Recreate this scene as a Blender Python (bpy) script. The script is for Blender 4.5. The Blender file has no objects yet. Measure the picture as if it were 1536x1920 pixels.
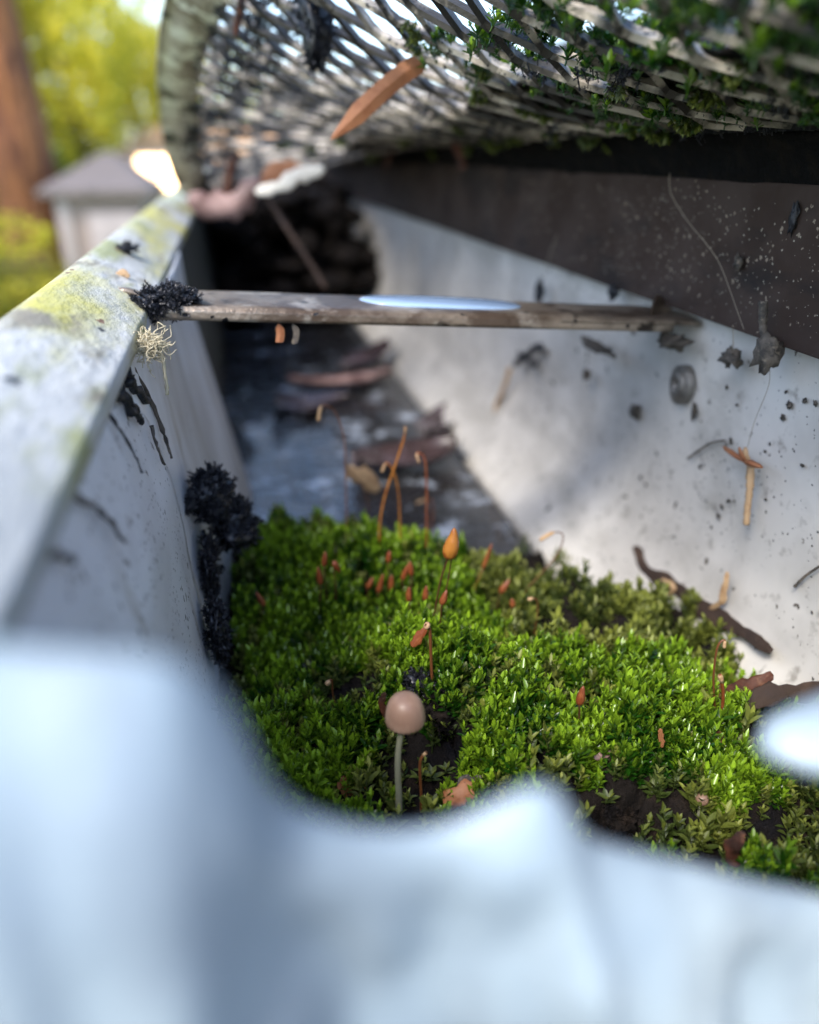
import bpy, math, random
import numpy as np
from mathutils import Vector, noise

random.seed(7); rng = np.random.default_rng(7)
scn = bpy.context.scene
col = scn.collection
S = 0.01                                    # everything near is written in centimetres

# ------------------------------------------------------------------ camera
F_PX = 1420.0
Yc = np.array([-353., 675., 1420.]); Yc /= np.linalg.norm(Yc)
Zc = np.array([0., 1420., -675.]); Zc /= np.linalg.norm(Zc)
Xc = np.cross(Zc, Yc); Xc = -np.cross(Yc, Zc); Xc /= np.linalg.norm(Xc)
def ray(px, py):                             # photo pixel -> direction in the place
    v = np.array([px - 768., 960. - py, F_PX])
    return np.array([v @ Xc, v @ Yc, v @ Zc])
def P(px, py, x=None, y=None, z=None):       # where that direction meets a plane (cm)
    r = ray(px, py)
    t = x / r[0] if x is not None else y / r[1] if y is not None else z / r[2]
    return r * t
cam = bpy.data.cameras.new('camera'); camo = bpy.data.objects.new('camera', cam); col.objects.link(camo)
right = np.array([Xc[0], Yc[0], Zc[0]]); up = np.array([Xc[1], Yc[1], Zc[1]]); fwd = np.array([Xc[2], Yc[2], Zc[2]])
from mathutils import Matrix
camo.matrix_world = Matrix(((right[0], up[0], -fwd[0], 0), (right[1], up[1], -fwd[1], 0), (right[2], up[2], -fwd[2], 0), (0, 0, 0, 1)))
cam.sensor_fit = 'VERTICAL'; cam.sensor_height = 36; cam.lens = 36 * F_PX / 1920
cam.clip_start = 0.003; cam.clip_end = 2000
cam.dof.use_dof = True; cam.dof.focus_distance = 0.129
cam.dof.aperture_fstop = cam.lens / 3.1
scn.camera = camo

# ------------------------------------------------------------------ sky, sun, exposure
SUN = np.array([0.62, 0.62, -1.0]); SUN /= np.linalg.norm(SUN)       # the way the light travels
elev = math.asin(-SUN[2]); rot = math.atan2(-SUN[0], -SUN[1])
w = bpy.data.worlds.new('World'); scn.world = w; w.use_nodes = True
nt = w.node_tree
sky = nt.nodes.new('ShaderNodeTexSky'); sky.sky_type = 'NISHITA'; sky.sun_disc = False
sky.sun_elevation = elev; sky.sun_rotation = rot; sky.dust_density = 1.5; sky.ozone_density = 2.0
bg = nt.nodes['Background']; bg.inputs[1].default_value = 0.15
nt.links.new(sky.outputs[0], bg.inputs[0])
sd = bpy.data.lights.new('sun', 'SUN'); sd.energy = 1.25; sd.angle = math.radians(16); sd.color = (1, 0.93, 0.83)
so = bpy.data.objects.new('sun', sd); col.objects.link(so)
so.rotation_euler = Vector(SUN).to_track_quat('-Z', 'Y').to_euler()
vs = scn.view_settings; vs.view_transform = 'Standard'; vs.look = 'None'; vs.gamma = 1; vs.exposure = 1.85
scn.cycles.max_bounces = 8; scn.cycles.use_denoising = True

# ------------------------------------------------------------------ materials
MATS = {}
def mat(name, base, rough=0.5, layers=(), spec=0.5, bump=None, transl=None, metal=0.0, coat=0.0, tint=None, unit=100.0):
    """layers: (colour, noise scale per cm, low, high, stretch xyz, detail, roughness or None)"""
    m = bpy.data.materials.new(name); m.use_nodes = True; n = m.node_tree.nodes; l = m.node_tree.links
    b = n['Principled BSDF']; b.inputs['Base Color'].default_value = (*base, 1)
    b.inputs['Roughness'].default_value = rough; b.inputs['Specular IOR Level'].default_value = spec
    b.inputs['Metallic'].default_value = metal; b.inputs['Coat Weight'].default_value = coat
    tc = n.new('ShaderNodeTexCoord'); cur = None; rcur = None
    def noise_fac(sc, lo, hi, st, det, off):
        mp = n.new('ShaderNodeMapping'); mp.inputs['Scale'].default_value = tuple(unit * s for s in st)
        mp.inputs['Location'].default_value = (off, off * .7, off * 1.3)
        l.new(tc.outputs['Object'], mp.inputs[0])
        nz = n.new('ShaderNodeTexNoise'); nz.inputs['Scale'].default_value = sc; nz.inputs['Detail'].default_value = det
        nz.inputs['Roughness'].default_value = 0.6
        l.new(mp.outputs[0], nz.inputs[0])
        mr = n.new('ShaderNodeMapRange'); mr.inputs[1].default_value = lo; mr.inputs[2].default_value = hi
        l.new(nz.outputs[0], mr.inputs[0]); return mr.outputs[0]
    def speck_fac(sc, rmax, prob, off, st):
        mp = n.new('ShaderNodeMapping'); mp.inputs['Scale'].default_value = tuple(unit * q for q in st); mp.inputs['Location'].default_value = (off, off * .7, off * 1.3)
        l.new(tc.outputs['Object'], mp.inputs[0])
        nzt = n.new('ShaderNodeTexNoise'); nzt.inputs['Scale'].default_value = sc * 2.2; nzt.inputs['Detail'].default_value = 3
        l.new(mp.outputs[0], nzt.inputs[0])
        va = n.new('ShaderNodeVectorMath'); va.operation = 'MULTIPLY_ADD'; va.inputs[1].default_value = (.9 / sc,) * 3
        l.new(nzt.outputs['Color'], va.inputs[0]); l.new(mp.outputs[0], va.inputs[2])
        vo = n.new('ShaderNodeTexVoronoi'); vo.inputs['Scale'].default_value = sc; l.new(va.outputs[0], vo.inputs[0])
        sp = n.new('ShaderNodeSeparateColor'); l.new(vo.outputs['Color'], sp.inputs[0])
        r1 = n.new('ShaderNodeMapRange'); r1.inputs[1].default_value = 1 - prob; r1.inputs[2].default_value = 1; r1.inputs[3].default_value = 0; r1.inputs[4].default_value = rmax
        l.new(sp.outputs[0], r1.inputs[0])
        sb = n.new('ShaderNodeMath'); sb.operation = 'SUBTRACT'; l.new(r1.outputs[0], sb.inputs[0]); l.new(vo.outputs['Distance'], sb.inputs[1])
        r2 = n.new('ShaderNodeMapRange'); r2.inputs[1].default_value = 0; r2.inputs[2].default_value = .06; l.new(sb.outputs[0], r2.inputs[0]); return r2.outputs[0]
    for k, ly in enumerate(layers):
        if ly[0] == 'speck':
            fac = speck_fac(ly[2], ly[3], ly[4], 1.7 * k + len(name), ly[5] if len(ly) > 5 else (1, 1, 1)); mx = n.new('ShaderNodeMix'); mx.data_type = 'RGBA'; l.new(fac, mx.inputs[0])
            if cur is None: mx.inputs[6].default_value = (*base, 1)
            else: l.new(cur, mx.inputs[6])
            mx.inputs[7].default_value = (*ly[1], 1); cur = mx.outputs[2]; continue
        c, sc, lo, hi = ly[:4]; st = ly[4] if len(ly) > 4 else (1, 1, 1); det = ly[5] if len(ly) > 5 else 4
        rg = ly[6] if len(ly) > 6 else None
        fac = noise_fac(sc, lo, hi, st, det, 3.1 * k + len(name))
        mx = n.new('ShaderNodeMix'); mx.data_type = 'RGBA'
        l.new(fac, mx.inputs[0])
        if cur is None: mx.inputs[6].default_value = (*base, 1)
        else: l.new(cur, mx.inputs[6])
        mx.inputs[7].default_value = (*c, 1); cur = mx.outputs[2]
        if rg is not None:
            r2 = n.new('ShaderNodeMix'); l.new(fac, r2.inputs[0])
            if rcur is None: r2.inputs[2].default_value = rough
            else: l.new(rcur, r2.inputs[2])
            r2.inputs[3].default_value = rg; rcur = r2.outputs[0]
    if tint:                                  # per-piece colour of its own: attribute 'tint' 0..1
        at = n.new('ShaderNodeAttribute'); at.attribute_name = 'tint'
        mx = n.new('ShaderNodeMix'); mx.data_type = 'RGBA'; l.new(at.outputs['Fac'], mx.inputs[0])
        if cur is None: mx.inputs[6].default_value = (*base, 1)
        else: l.new(cur, mx.inputs[6])
        mx.inputs[7].default_value = (*tint, 1); cur = mx.outputs[2]
    if cur is not None: l.new(cur, b.inputs['Base Color'])
    if rcur is not None: l.new(rcur, b.inputs['Roughness'])
    if bump:
        bp = n.new('ShaderNodeBump'); bp.inputs['Strength'].default_value = bump[1]; bp.inputs['Distance'].default_value = bump[2] / unit
        l.new(noise_fac(bump[0], 0.2, 0.8, bump[3] if len(bump) > 3 else (1, 1, 1), 5, 9.0), bp.inputs['Height'])
        l.new(bp.outputs[0], b.inputs['Normal'])
    if transl:
        tr = n.new('ShaderNodeBsdfTranslucent'); ms = n.new('ShaderNodeMixShader'); ms.inputs[0].default_value = transl
        if cur is not None: l.new(cur, tr.inputs[0])
        else: tr.inputs[0].default_value = (*base, 1)
        l.new(b.outputs[0], ms.inputs[1]); l.new(tr.outputs[0], ms.inputs[2])
        l.new(ms.outputs[0], n['Material Output'].inputs[0])
    MATS[name] = m; return m

BLK = (0.012, 0.012, 0.014)
BRN = (0.09, 0.075, 0.06)
mat('wall_paint', (0.58, 0.555, 0.51), 0.42, [((0.44, 0.42, 0.385), .30, .42, .62), ((0.36, 0.34, 0.30), .5, .54, .72, (1, .6, 1), 7), ((0.30, 0.28, 0.25), 2.5, .58, .70, (1, .8, .8), 6),
     ('speck', BRN, 2.0, .22, .30), ('speck', BRN, 5.0, .30, .35), ('speck', BLK, 9.0, .32, .22)], bump=(1.2, .25, .05))
mat('front_paint', (0.74, 0.76, 0.79), 0.35, [((0.60, 0.61, 0.63), .4, .45, .66), ((0.30, 0.27, 0.22), .6, .58, .70, (1, 1, .35), 7),
     ('speck', BLK, 3.0, .26, .30, (1, 1, .6)), ('speck', BLK, 7.0, .34, .40, (1, 1, .7)), ('speck', BLK, 13.0, .40, .35)], bump=(1.0, .2, .05))
mat('second_paint', (0.72, 0.73, 0.75), 0.4, [((0.44, 0.43, 0.42), .35, .45, .66, (1, 1, .4)), ((0.34, 0.30, 0.22), .8, .58, .72, (1, 1, .25), 6), ('speck', BRN, 4.0, .25, .2)], bump=(1.0, .15, .05))
mat('grime_paint', (0.03, 0.028, 0.024), 0.7, [((0.12, 0.11, 0.10), .4, .58, .7, (1, .4, 1), 6), ((0.02, 0.035, 0.012), .7, .5, .62)], bump=(2, .6, .1))  # near black: shade of the covered far gutter put into the paint
mat('lip_paint', (0.54, 0.54, 0.51), 0.5, [((0.38, 0.39, 0.37), .5, .42, .60, (1, .5, 1), 8), ((0.50, 0.46, 0.10), .26, .50, .60, (1, .35, 1), 7), ((0.30, 0.31, 0.14), .8, .54, .64, (1, .3, 1), 8),
     ((0.24, 0.21, 0.15), 1.1, .56, .66, (1, .3, 1), 9), ('speck', BLK, 2.2, .28, .16, (1, .6, 1)), ('speck', (0.2, 0.1, 0.05), 3.6, .3, .2, (1, .5, 1))], bump=(2.2, .8, .08, (1, .5, 1)))
mat('floor_paint', (0.44, 0.50, 0.60), 0.10, [((0.02, 0.02, 0.024), .42, .37, .48, (1, 1, 1), 9, .12), ((0.015, 0.014, 0.014), 1.2, .46, .54, (1, 1, 1), 5, .35)], coat=.8, bump=(1.5, .5, .10))
mat('sheet_metal', (0.37, 0.435, 0.45), 0.45, [((0.27, 0.335, 0.375), .5, .42, .62, (1, 1, .4), 4), ((0.20, 0.245, 0.28), .40, .55, .68, (1.2, 1, .4), 4)], bump=(.9, .35, .12))
mat('drip_paint', (0.036, 0.024, 0.019), 0.85, spec=.15, layers= [((0.05, 0.036, 0.030), .5, .4, .6), ((0.012, 0.012, 0.013), .6, .52, .7, (1, .4, 1), 6), ('speck', (0.22, 0.18, 0.14), 7.0, .30, .22), ('speck', (0.14, 0.10, 0.08), 2.6, .25, .2), ('speck', (0.3, 0.27, 0.22), 14, .3, .2)], bump=(3, .3, .04))
mat('strap_metal', (0.30, 0.245, 0.19), 0.34, metal=.45, layers=[((0.10, 0.07, 0.05), .55, .42, .56, (.8, 1, 1), 9), ((0.42, 0.37, 0.31), .9, .55, .66, (.9, 1, 1), 9), ((0.03, 0.022, 0.016), 1.3, .56, .64, (1, 1, 1), 6), ('speck', BLK, 4, .32, .25)], bump=(3, .5, .06))
mat('guard_metal', (0.46, 0.41, 0.335), 0.55, [((0.26, 0.225, 0.18), .9, .40, .58), ((0.03, 0.026, 0.020), .55, .46, .53, (1, 1, 1), 8), ('speck', BLK, 6, .4, .5), ('speck', BLK, 12, .4, .4)], bump=(5, .6, .04))
mat('rim_metal', (0.46, 0.405, 0.37), 0.5, [((0.20, 0.15, 0.12), .6, .44, .60, (1, .6, 1), 8), ((0.74, 0.72, 0.68), 1.3, .50, .58, (1, 1, 1), 8), (BLK, .8, .55, .62, (1, 1, 1), 8), ('speck', BLK, 5, .35, .4)], bump=(2.5, .7, .06))
mat('shingle', (0.016, 0.016, 0.018), 0.95, spec=.1, layers= [((0.05, 0.05, 0.052), 8, .5, .7)], bump=(10, .6, .05))
mat('fascia_wood', (0.10, 0.08, 0.065), 0.7, [((0.05, 0.04, 0.03), .6, .4, .7, (1, .2, 1))])
mat('soil', (0.009, 0.007, 0.006), 0.9, spec=.15, layers= [((0.022, 0.015, 0.011), 2.5, .5, .7), ((0.006, 0.006, 0.008), 1.2, .5, .7)], bump=(4, .9, .12))
mat('gap_soil', (0.004, 0.004, 0.004), 0.95, spec=.1, layers=[((0.010, 0.008, 0.006), 2.5, .5, .7)], bump=(4, .9, .12))  # soil taken near black: the roof edge gap's shade put into colour
mat('black_crust', (0.010, 0.011, 0.015), 0.5, [((0.03, 0.032, 0.045), 3.0, .55, .7)], bump=(6, .8, .05))
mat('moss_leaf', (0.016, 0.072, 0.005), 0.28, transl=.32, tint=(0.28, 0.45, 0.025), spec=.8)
mat('dead_moss', (0.010, 0.011, 0.015), 0.38, tint=(0.05, 0.05, 0.06))
mat('moss_dull', (0.045, 0.07, 0.012), 0.5, transl=.25, tint=(0.22, 0.25, 0.04))
mat('seta', (0.15, 0.055, 0.02), 0.4, transl=.1)
mat('seta_dark', (0.07, 0.028, 0.014), 0.4)
mat('capsule', (0.19, 0.048, 0.016), 0.38, [((0.27, 0.09, 0.03), 5, .45, .65)], transl=.12)
mat('capsule_gold', (0.42, 0.17, 0.03), 0.28, [((0.25, 0.07, 0.015), 4, .5, .65)], transl=.25)
mat('dry_tan', (0.50, 0.33, 0.18), 0.6, [((0.30, 0.17, 0.08), 3, .5, .7, (1, 1, 1), 5)], transl=.15, bump=(6, .4, .03))
mat('dry_orange', (0.36, 0.15, 0.065), 0.55, [((0.28, 0.10, 0.04), 3.5, .48, .7, (1, 1, 1), 6), ((0.10, 0.04, 0.02), 8, .66, .72)], transl=.2, bump=(8, .4, .02))
mat('dry_pink', (0.34, 0.22, 0.20), 0.45, [((0.16, 0.09, 0.08), 1.0, .42, .6, (1, 1, 1), 6)], transl=.1, bump=(3, .6, .08))
mat('wet_leaf', (0.05, 0.032, 0.032), 0.2, [((0.11, 0.08, 0.095), .8, .48, .62, (1, 1, 1), 6), ((0.03, 0.018, 0.015), 1.2, .5, .6, (1, 1, 1), 6)], coat=.5, bump=(2, .6, .1))
mat('dry_red', (0.07, 0.024, 0.013), 0.6, spec=.25, layers=[((0.025, 0.011, 0.008), 2, .42, .58, (1, 1, 1), 6), ((0.12, 0.055, 0.03), 4, .55, .65)], bump=(5, .6, .04))
mat('bark_strip', (0.038, 0.025, 0.019), 0.8, spec=.2, layers=[((0.075, 0.048, 0.035), 2.2, .5, .7, (1, .3, 1)), ((0.03, 0.022, 0.02), 1.5, .5, .7)], bump=(5, .6, .05))
mat('grey_debris', (0.10, 0.082, 0.064), 0.85, [((0.035, 0.03, 0.025), 4, .45, .62), ((0.20, 0.16, 0.12), 7, .58, .7)], bump=(8, .8, .04))
mat('white_stick', (0.72, 0.68, 0.60), 0.6, [((0.45, 0.38, 0.3), 2, .5, .7)])
mat('thread', (0.24, 0.20, 0.15), 0.8)
mat('fluff', (0.50, 0.44, 0.30), 0.9)
mat('screw_metal', (0.16, 0.15, 0.135), 0.4, [((0.12, 0.11, 0.10), 5, .48, .65)], metal=.4, bump=(8, .5, .04))
mat('cap_skin', (0.22, 0.135, 0.095), 0.45, [((0.31, 0.21, 0.155), 3.0, .45, .7)], bump=(8, .15, .01))
mat('stem_skin', (0.30, 0.31, 0.22), 0.45, [((0.20, 0.20, 0.13), 4, .5, .7, (1, 1, .3))], transl=.25)
mat('gill', (0.20, 0.12, 0.085), 0.6)
mat('water_film', (0.30, 0.42, 0.60), 0.12, coat=.5)  # sky reflection painted in as a blue base colour
# far things: noise per metre
mat('grass', (0.06, 0.10, 0.02), 0.9, [((0.11, 0.13, 0.03), .5, .4, .7)], unit=1)
mat('tree_leaf', (0.22, 0.30, 0.02), 0.5, transl=.5, tint=(0.85, 0.74, 0.08), unit=1)
mat('tree_leaf_dark', (0.05, 0.10, 0.02), 0.5, transl=.3, tint=(0.22, 0.27, 0.04), unit=1)
mat('red_bark', (0.46, 0.18, 0.06), 0.8, [((0.15, 0.05, 0.025), 3, .45, .65, (1, 1, .2))], unit=1, bump=(6, .8, 3, (1, 1, .15)))
mat('grey_bark', (0.09, 0.07, 0.05), 0.8, unit=1)
mat('beige_wall', (0.27, 0.21, 0.18), 0.7, [((0.23, 0.18, 0.155), 2, .4, .7)], unit=1)
mat('door_white', (0.40, 0.34, 0.32), 0.5, unit=1)
mat('roof_grey', (0.13, 0.11, 0.10), 0.85, [((0.18, 0.15, 0.14), 5, .4, .7)], unit=1)
mat('roof_peach', (0.55, 0.33, 0.17), 0.7, [((0.45, 0.25, 0.12), 4, .45, .65)], unit=1)  # orange glow round the glint painted as roof colour
mat('bright_wall', (0.88, 0.80, 0.66), 0.6, unit=1)
mat('sun_glass', (0.75, 0.48, 0.22), 0.33, spec=1.0, unit=1, metal=.5)  # warm tint of the glare put into the pane colour
mat('iron', (0.03, 0.03, 0.03), 0.5, unit=1)
mat('glass_dark', (0.03, 0.04, 0.05), 0.08, unit=1)

# ------------------------------------------------------------------ mesh helpers
class MB:
    def __init__(s): s.v = []; s.f = []; s.t = []
    def add(s, vs_, fs_):
        o = len(s.v); s.v += [tuple(map(float, p)) for p in vs_]; s.f += [tuple(i + o for i in f) for f in fs_]; return s
    def box(s, lo, hi):
        x0, y0, z0 = lo; x1, y1, z1 = hi
        return s.add([(x0, y0, z0), (x1, y0, z0), (x1, y1, z0), (x0, y1, z0), (x0, y0, z1), (x1, y0, z1), (x1, y1, z1), (x0, y1, z1)],
                     [(0, 3, 2, 1), (4, 5, 6, 7), (0, 1, 5, 4), (1, 2, 6, 5), (2, 3, 7, 6), (3, 0, 4, 7)])
    def tube(s, pts, rad, n=7, flat=1.0, jit=0.0):
        pts = [np.array(p, float) for p in pts]; k = len(pts)
        if not hasattr(rad, '__len__'): rad = [rad] * k
        vs_, fs_ = [], []; a = None
        for i, p in enumerate(pts):
            d = pts[min(i + 1, k - 1)] - pts[max(i - 1, 0)]; d = d / (np.linalg.norm(d) + 1e-12)
            if a is None: a = np.cross(d, [0.31, .17, .93]); 
            a = a - d * (a @ d); a /= np.linalg.norm(a) + 1e-12; b = np.cross(d, a)
            for j in range(n):
                th = 2 * math.pi * j / n; r = rad[i] * (1 + jit * (random.random() - .5) * 2)
                vs_.append(p + a * math.cos(th) * r + b * math.sin(th) * r * flat)
        for i in range(k - 1):
            for j in range(n): fs_.append((i * n + j, i * n + (j + 1) % n, (i + 1) * n + (j + 1) % n, (i + 1) * n + j))
        fs_.append(tuple(reversed(range(n)))); fs_.append(tuple((k - 1) * n + j for j in range(n)))
        return s.add(vs_, fs_)
    def lathe(s, prof, c=(0, 0, 0), n=20, axis=None):
        vs_, fs_ = [], []; k = len(prof)
        for r, z in prof:
            for j in range(n):
                th = 2 * math.pi * j / n; vs_.append((c[0] + r * math.cos(th), c[1] + r * math.sin(th), c[2] + z))
        for i in range(k - 1):
            for j in range(n): fs_.append((i * n + j, i * n + (j + 1) % n, (i + 1) * n + (j + 1) % n, (i + 1) * n + j))
        return s.add(vs_, fs_)
    def grid(s, fn, nu, nv, thick=None):
        """fn(i/nu, j/nv) -> point; thick: a vector or a function giving the offset of the other face"""
        A = [[np.array(fn(i / nu, j / nv), float) for j in range(nv + 1)] for i in range(nu + 1)]
        vs_ = [p for r in A for p in r]; W = nv + 1
        fs_ = [(i * W + j, (i + 1) * W + j, (i + 1) * W + j + 1, i * W + j + 1) for i in range(nu) for j in range(nv)]
        if thick is not None:
            n0 = len(vs_); th = np.array(thick, float); vs_ = vs_ + [p + th for p in vs_]
            fs_ += [tuple(reversed([a + n0 for a in f])) for f in fs_]
            ring = [i * W for i in range(nu + 1)] + [nu * W + j for j in range(1, nv + 1)] + [i * W + nv for i in range(nu - 1, -1, -1)] + [j for j in range(nv - 1, 0, -1)]
            for a, b in zip(ring, ring[1:] + ring[:1]): fs_.append((b, a, a + n0, b + n0))
        return s.add(vs_, fs_)
    def blob(s, c, r, amp=.25, freq=2.0, nu=12, nv=8, seed=0, spike=0):
        vs_, fs_ = [], []; r = np.array(r, float)
        for i in range(nv + 1):
            ph = math.pi * i / nv
            for j in range(nu):
                th = 2 * math.pi * j / nu; d = np.array([math.sin(ph) * math.cos(th), math.sin(ph) * math.sin(th), math.cos(ph)])
                k = 1 + amp * noise.noise(Vector(d * freq + seed * 7.3)) + amp * .6 * noise.noise(Vector(d * freq * 2.7 + seed * 3.1))
                if spike: k += spike * max(0, noise.noise(Vector(d * freq * 5 + seed)))
                vs_.append(np.array(c) + d * r * k)
        for i in range(nv):
            for j in range(nu): fs_.append((i * nu + j, (i + 1) * nu + j, (i + 1) * nu + (j + 1) % nu, i * nu + (j + 1) % nu))
        return s.add(vs_, fs_)
    def build(s, name, m, parent=None, origin=(0, 0, 0), scale=S, smooth=True):
        me = bpy.data.meshes.new(name); o = np.array(origin, float)
        me.from_pydata([tuple((np.array(p) - o) * scale) for p in s.v], [], s.f); me.validate()
        me.materials.append(MATS[m])
        if smooth: me.polygons.foreach_set('use_smooth', [True] * len(me.polygons))
        ob = bpy.data.objects.new(name, me); col.objects.link(ob)
        if parent is None: ob.location = tuple(o * scale)
        else: ob.parent = parent
        return ob
def tag(o, label=None, cat=None, group=None, kind=None):
    if label: o['label'] = label
    if cat: o['category'] = cat
    if group: o['group'] = group
    if kind: o['kind'] = kind
    return o
def thing(name, loc, label, cat, group=None, scale=S):
    o = bpy.data.objects.new(name, None); o.empty_display_size = .01; col.objects.link(o)
    o.location = tuple(np.array(loc, float) * scale); return tag(o, label, cat, group)
def smooth_path(pts, n=6):                   # Catmull-Rom
    pts = [np.array(p, float) for p in pts]; out = []
    for i in range(len(pts) - 1):
        p0 = pts[max(i - 1, 0)]; p1 = pts[i]; p2 = pts[i + 1]; p3 = pts[min(i + 2, len(pts) - 1)]
        for k in range(n):
            t = k / n; out.append(.5 * (2 * p1 + (p2 - p0) * t + (2 * p0 - 5 * p1 + 4 * p2 - p3) * t * t + (3 * p1 - p0 - 3 * p2 + p3) * t ** 3))
    out.append(pts[-1]); return out
def nz(x, y, z=0., f=1.): return noise.noise(Vector((x * f, y * f, z * f)))
def interp(v, xs, ys): return float(np.interp(v, xs, ys))

# ------------------------------------------------------------------ the far setting (metres, camera at the eave 3.3 m above the ground)
GZ = -3.3
tag(MB().grid(lambda u, v: ((u - .5) * 1600, (v - .3) * 1600, GZ), 40, 40).build('ground', 'grass', scale=1), kind='structure')

def leaf_cloud(n, centre, rad, size, seed, lumps=9):
    r = np.random.default_rng(seed)
    lc = r.normal(size=(lumps, 3)); lc /= np.linalg.norm(lc, axis=1)[:, None]; lc *= r.uniform(.35, .8, (lumps, 1)); lr = r.uniform(.25, .48, lumps)
    k = r.integers(0, lumps, n); d = r.normal(size=(n, 3)); d /= np.linalg.norm(d, axis=1)[:, None]
    p = (lc[k] + d * (lr[k] * r.uniform(.55, 1, n) ** .6)[:, None]) * np.array(rad) + np.array(centre)
    a = r.normal(size=(n, 3)); a /= np.linalg.norm(a, axis=1)[:, None]; b = np.cross(a, r.normal(size=(n, 3))); b /= np.linalg.norm(b, axis=1)[:, None]
    s = (size * r.uniform(.6, 1.3, n))[:, None]
    V = np.stack([p - a * s, p + b * s * .5, p + a * s, p - b * s * .5], 1).reshape(-1, 3)
    return V, np.repeat(np.clip(r.normal(.68, .3, n), 0, 1), 4)
def quads_obj(name, V, t, m, parent=None, nper=4):
    me = bpy.data.meshes.new(name); n = len(V) // nper
    me.from_pydata(V.tolist(), [], np.arange(len(V)).reshape(n, nper).tolist()); me.materials.append(MATS[m])
    a = me.attributes.new('tint', 'FLOAT', 'POINT'); a.data.foreach_set('value', t.astype(np.float32))
    o = bpy.data.objects.new(name, me); col.objects.link(o); o.parent = parent; return o
def tree(x, y, h, rw, label, leafm='tree_leaf', bark='grey_bark', seed=1, crown_lo=.3, n=7000, trunk=.16, group=None, size=.13):
    t = thing('tree', (x, y, GZ), label, 'tree', group, scale=1)
    m = MB(); r = random.Random(seed)
    m.tube([(0, 0, -.2), (.05, 0, h * .3), (-.06, .05, h * .6), (0, 0, h * .9)], [trunk * 1.25, trunk, trunk * .7, trunk * .2], 10)
    for k in range(8):
        z = h * (crown_lo + .06 * k); a = r.uniform(0, 6.28); L = rw * r.uniform(.5, .8)
        m.tube([(0, 0, z), (math.cos(a) * L * .5, math.sin(a) * L * .5, z + .25 * L), (math.cos(a) * L, math.sin(a) * L, z + .6 * L)], [trunk * .4, trunk * .25, trunk * .06], 6)
    m.build('trunk', bark, t, scale=1)
    V, tt = leaf_cloud(n, (0, 0, h * (crown_lo + 1) / 2), (rw, rw, h * (1 - crown_lo) / 2 * 1.1), size, seed, 12)
    quads_obj('crown', V, tt, leafm, t); return t
tree(*P(36, 285, y=20)[:2], 13.0, 1.6, 'tall tree with rusty red bark beside the yellow trees', 'tree_leaf_dark', 'red_bark', 3, .6, 1500, .62)
for k, (px, y, h, rw, lab) in enumerate([(150, 27, 10.5, 2.6, 'bright yellow green tree behind the grey shed roof'), (265, 33, 10, 3.0, 'yellow green tree behind the added peach roofed building'),
        (20, 30, 11.0, 3.2, 'yellow green tree behind the rusty barked trunk'), (390, 40, 8.0, 3.4, 'yellow green tree behind the lifted mesh guard'), (-110, 26, 10, 3.2, 'broad yellow tree left of the rusty barked trunk')]):
    tree(P(px, 285, y=y)[0], y, h, rw, lab, seed=20 + k, crown_lo=.12, n=8500, group='yellow green trees beyond the garden')
tree(P(60, 430, y=24)[0], 24, 4.2, 1.7, 'low dark green bush like tree beside the shed', 'tree_leaf_dark', seed=40, crown_lo=.05, n=5000)
tree(P(-60, 430, y=22)[0], 22, 4.6, 1.9, 'low dark green bush like tree left of the iron fence', 'tree_leaf_dark', seed=41, crown_lo=.05, n=5000)
# hedge and iron fence
V, tt = leaf_cloud(9000, (P(20, 500, y=17)[0] - .6, 17.2, GZ + .85), (2.6, .5, 1.25), .07, 5, 24)
tag(quads_obj('hedge', V, tt, 'tree_leaf'), 'yellow green clipped hedge behind thin iron fence', 'hedge')
fx1 = P(102, 500, y=16)[0]; fence = thing('iron_fence', (fx1 - 1.5, 16, GZ), 'thin dark iron picket fence before the hedge', 'fence', scale=1)
MB().box((-1.5, -.02, .25), (1.5, .02, .29)).build('rail', 'iron', fence, scale=1); MB().box((-1.5, -.02, 1.35), (1.5, .02, 1.39)).build('rail', 'iron', fence, scale=1)
pk = MB().tube([(0, 0, 0), (0, 0, 1.5), (0, 0, 1.62)], [.012, .012, .002], 6).build('picket', 'iron', fence, scale=1); pk.location = (-1.45, 0, 0)
for k in range(1, 22):
    c = pk.copy(); col.objects.link(c); c.parent = fence; c.location = (-1.45 + k * .138, 0, 0)
# garage
gx0 = P(106, 400, y=18)[0]; gw = 1.75
g = thing('shed', (gx0 + gw / 2, 18 + 2.5, GZ), 'beige garden shed with grey hipped roof and pale panelled door', 'shed', scale=1)
hw = gw / 2; eh = 3.3 - .045 * 18 + .0
MB().box((-hw, -2.5, -.1), (hw, 2.5, eh)).build('wall', 'beige_wall', g, scale=1, smooth=False)
MB().add([(-hw - .25, -2.8, eh), (hw + .25, -2.8, eh), (hw + .25, 2.8, eh), (-hw - .25, 2.8, eh), (-hw + .75, 0, eh + .80), (hw - .75, 0, eh + .80),
          (-hw - .25, -2.8, eh + .12), (hw + .25, -2.8, eh + .12), (hw + .25, 2.8, eh + .12), (-hw - .25, 2.8, eh + .12)],
         [(0, 3, 2, 1), (0, 1, 7, 6), (1, 2, 8, 7), (2, 3, 9, 8), (3, 0, 6, 9), (6, 7, 5, 4), (7, 8, 5), (8, 9, 4, 5), (9, 6, 4)]).build('roof', 'roof_grey', g, scale=1, smooth=False)
dr = MB().box((-hw + .6, -2.56, 0), (-hw + 1.6, -2.5, 2.15)).build('door', 'door_white', g, scale=1, smooth=False)
for i in range(2):
    for j in range(4):
        MB().box((-hw + .65 + i * .47, -2.59, .1 + j * .52), (-hw + 1.05 + i * .47, -2.56, .5 + j * .52)).build('panel', 'door_white', dr, scale=1, smooth=False)
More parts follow.
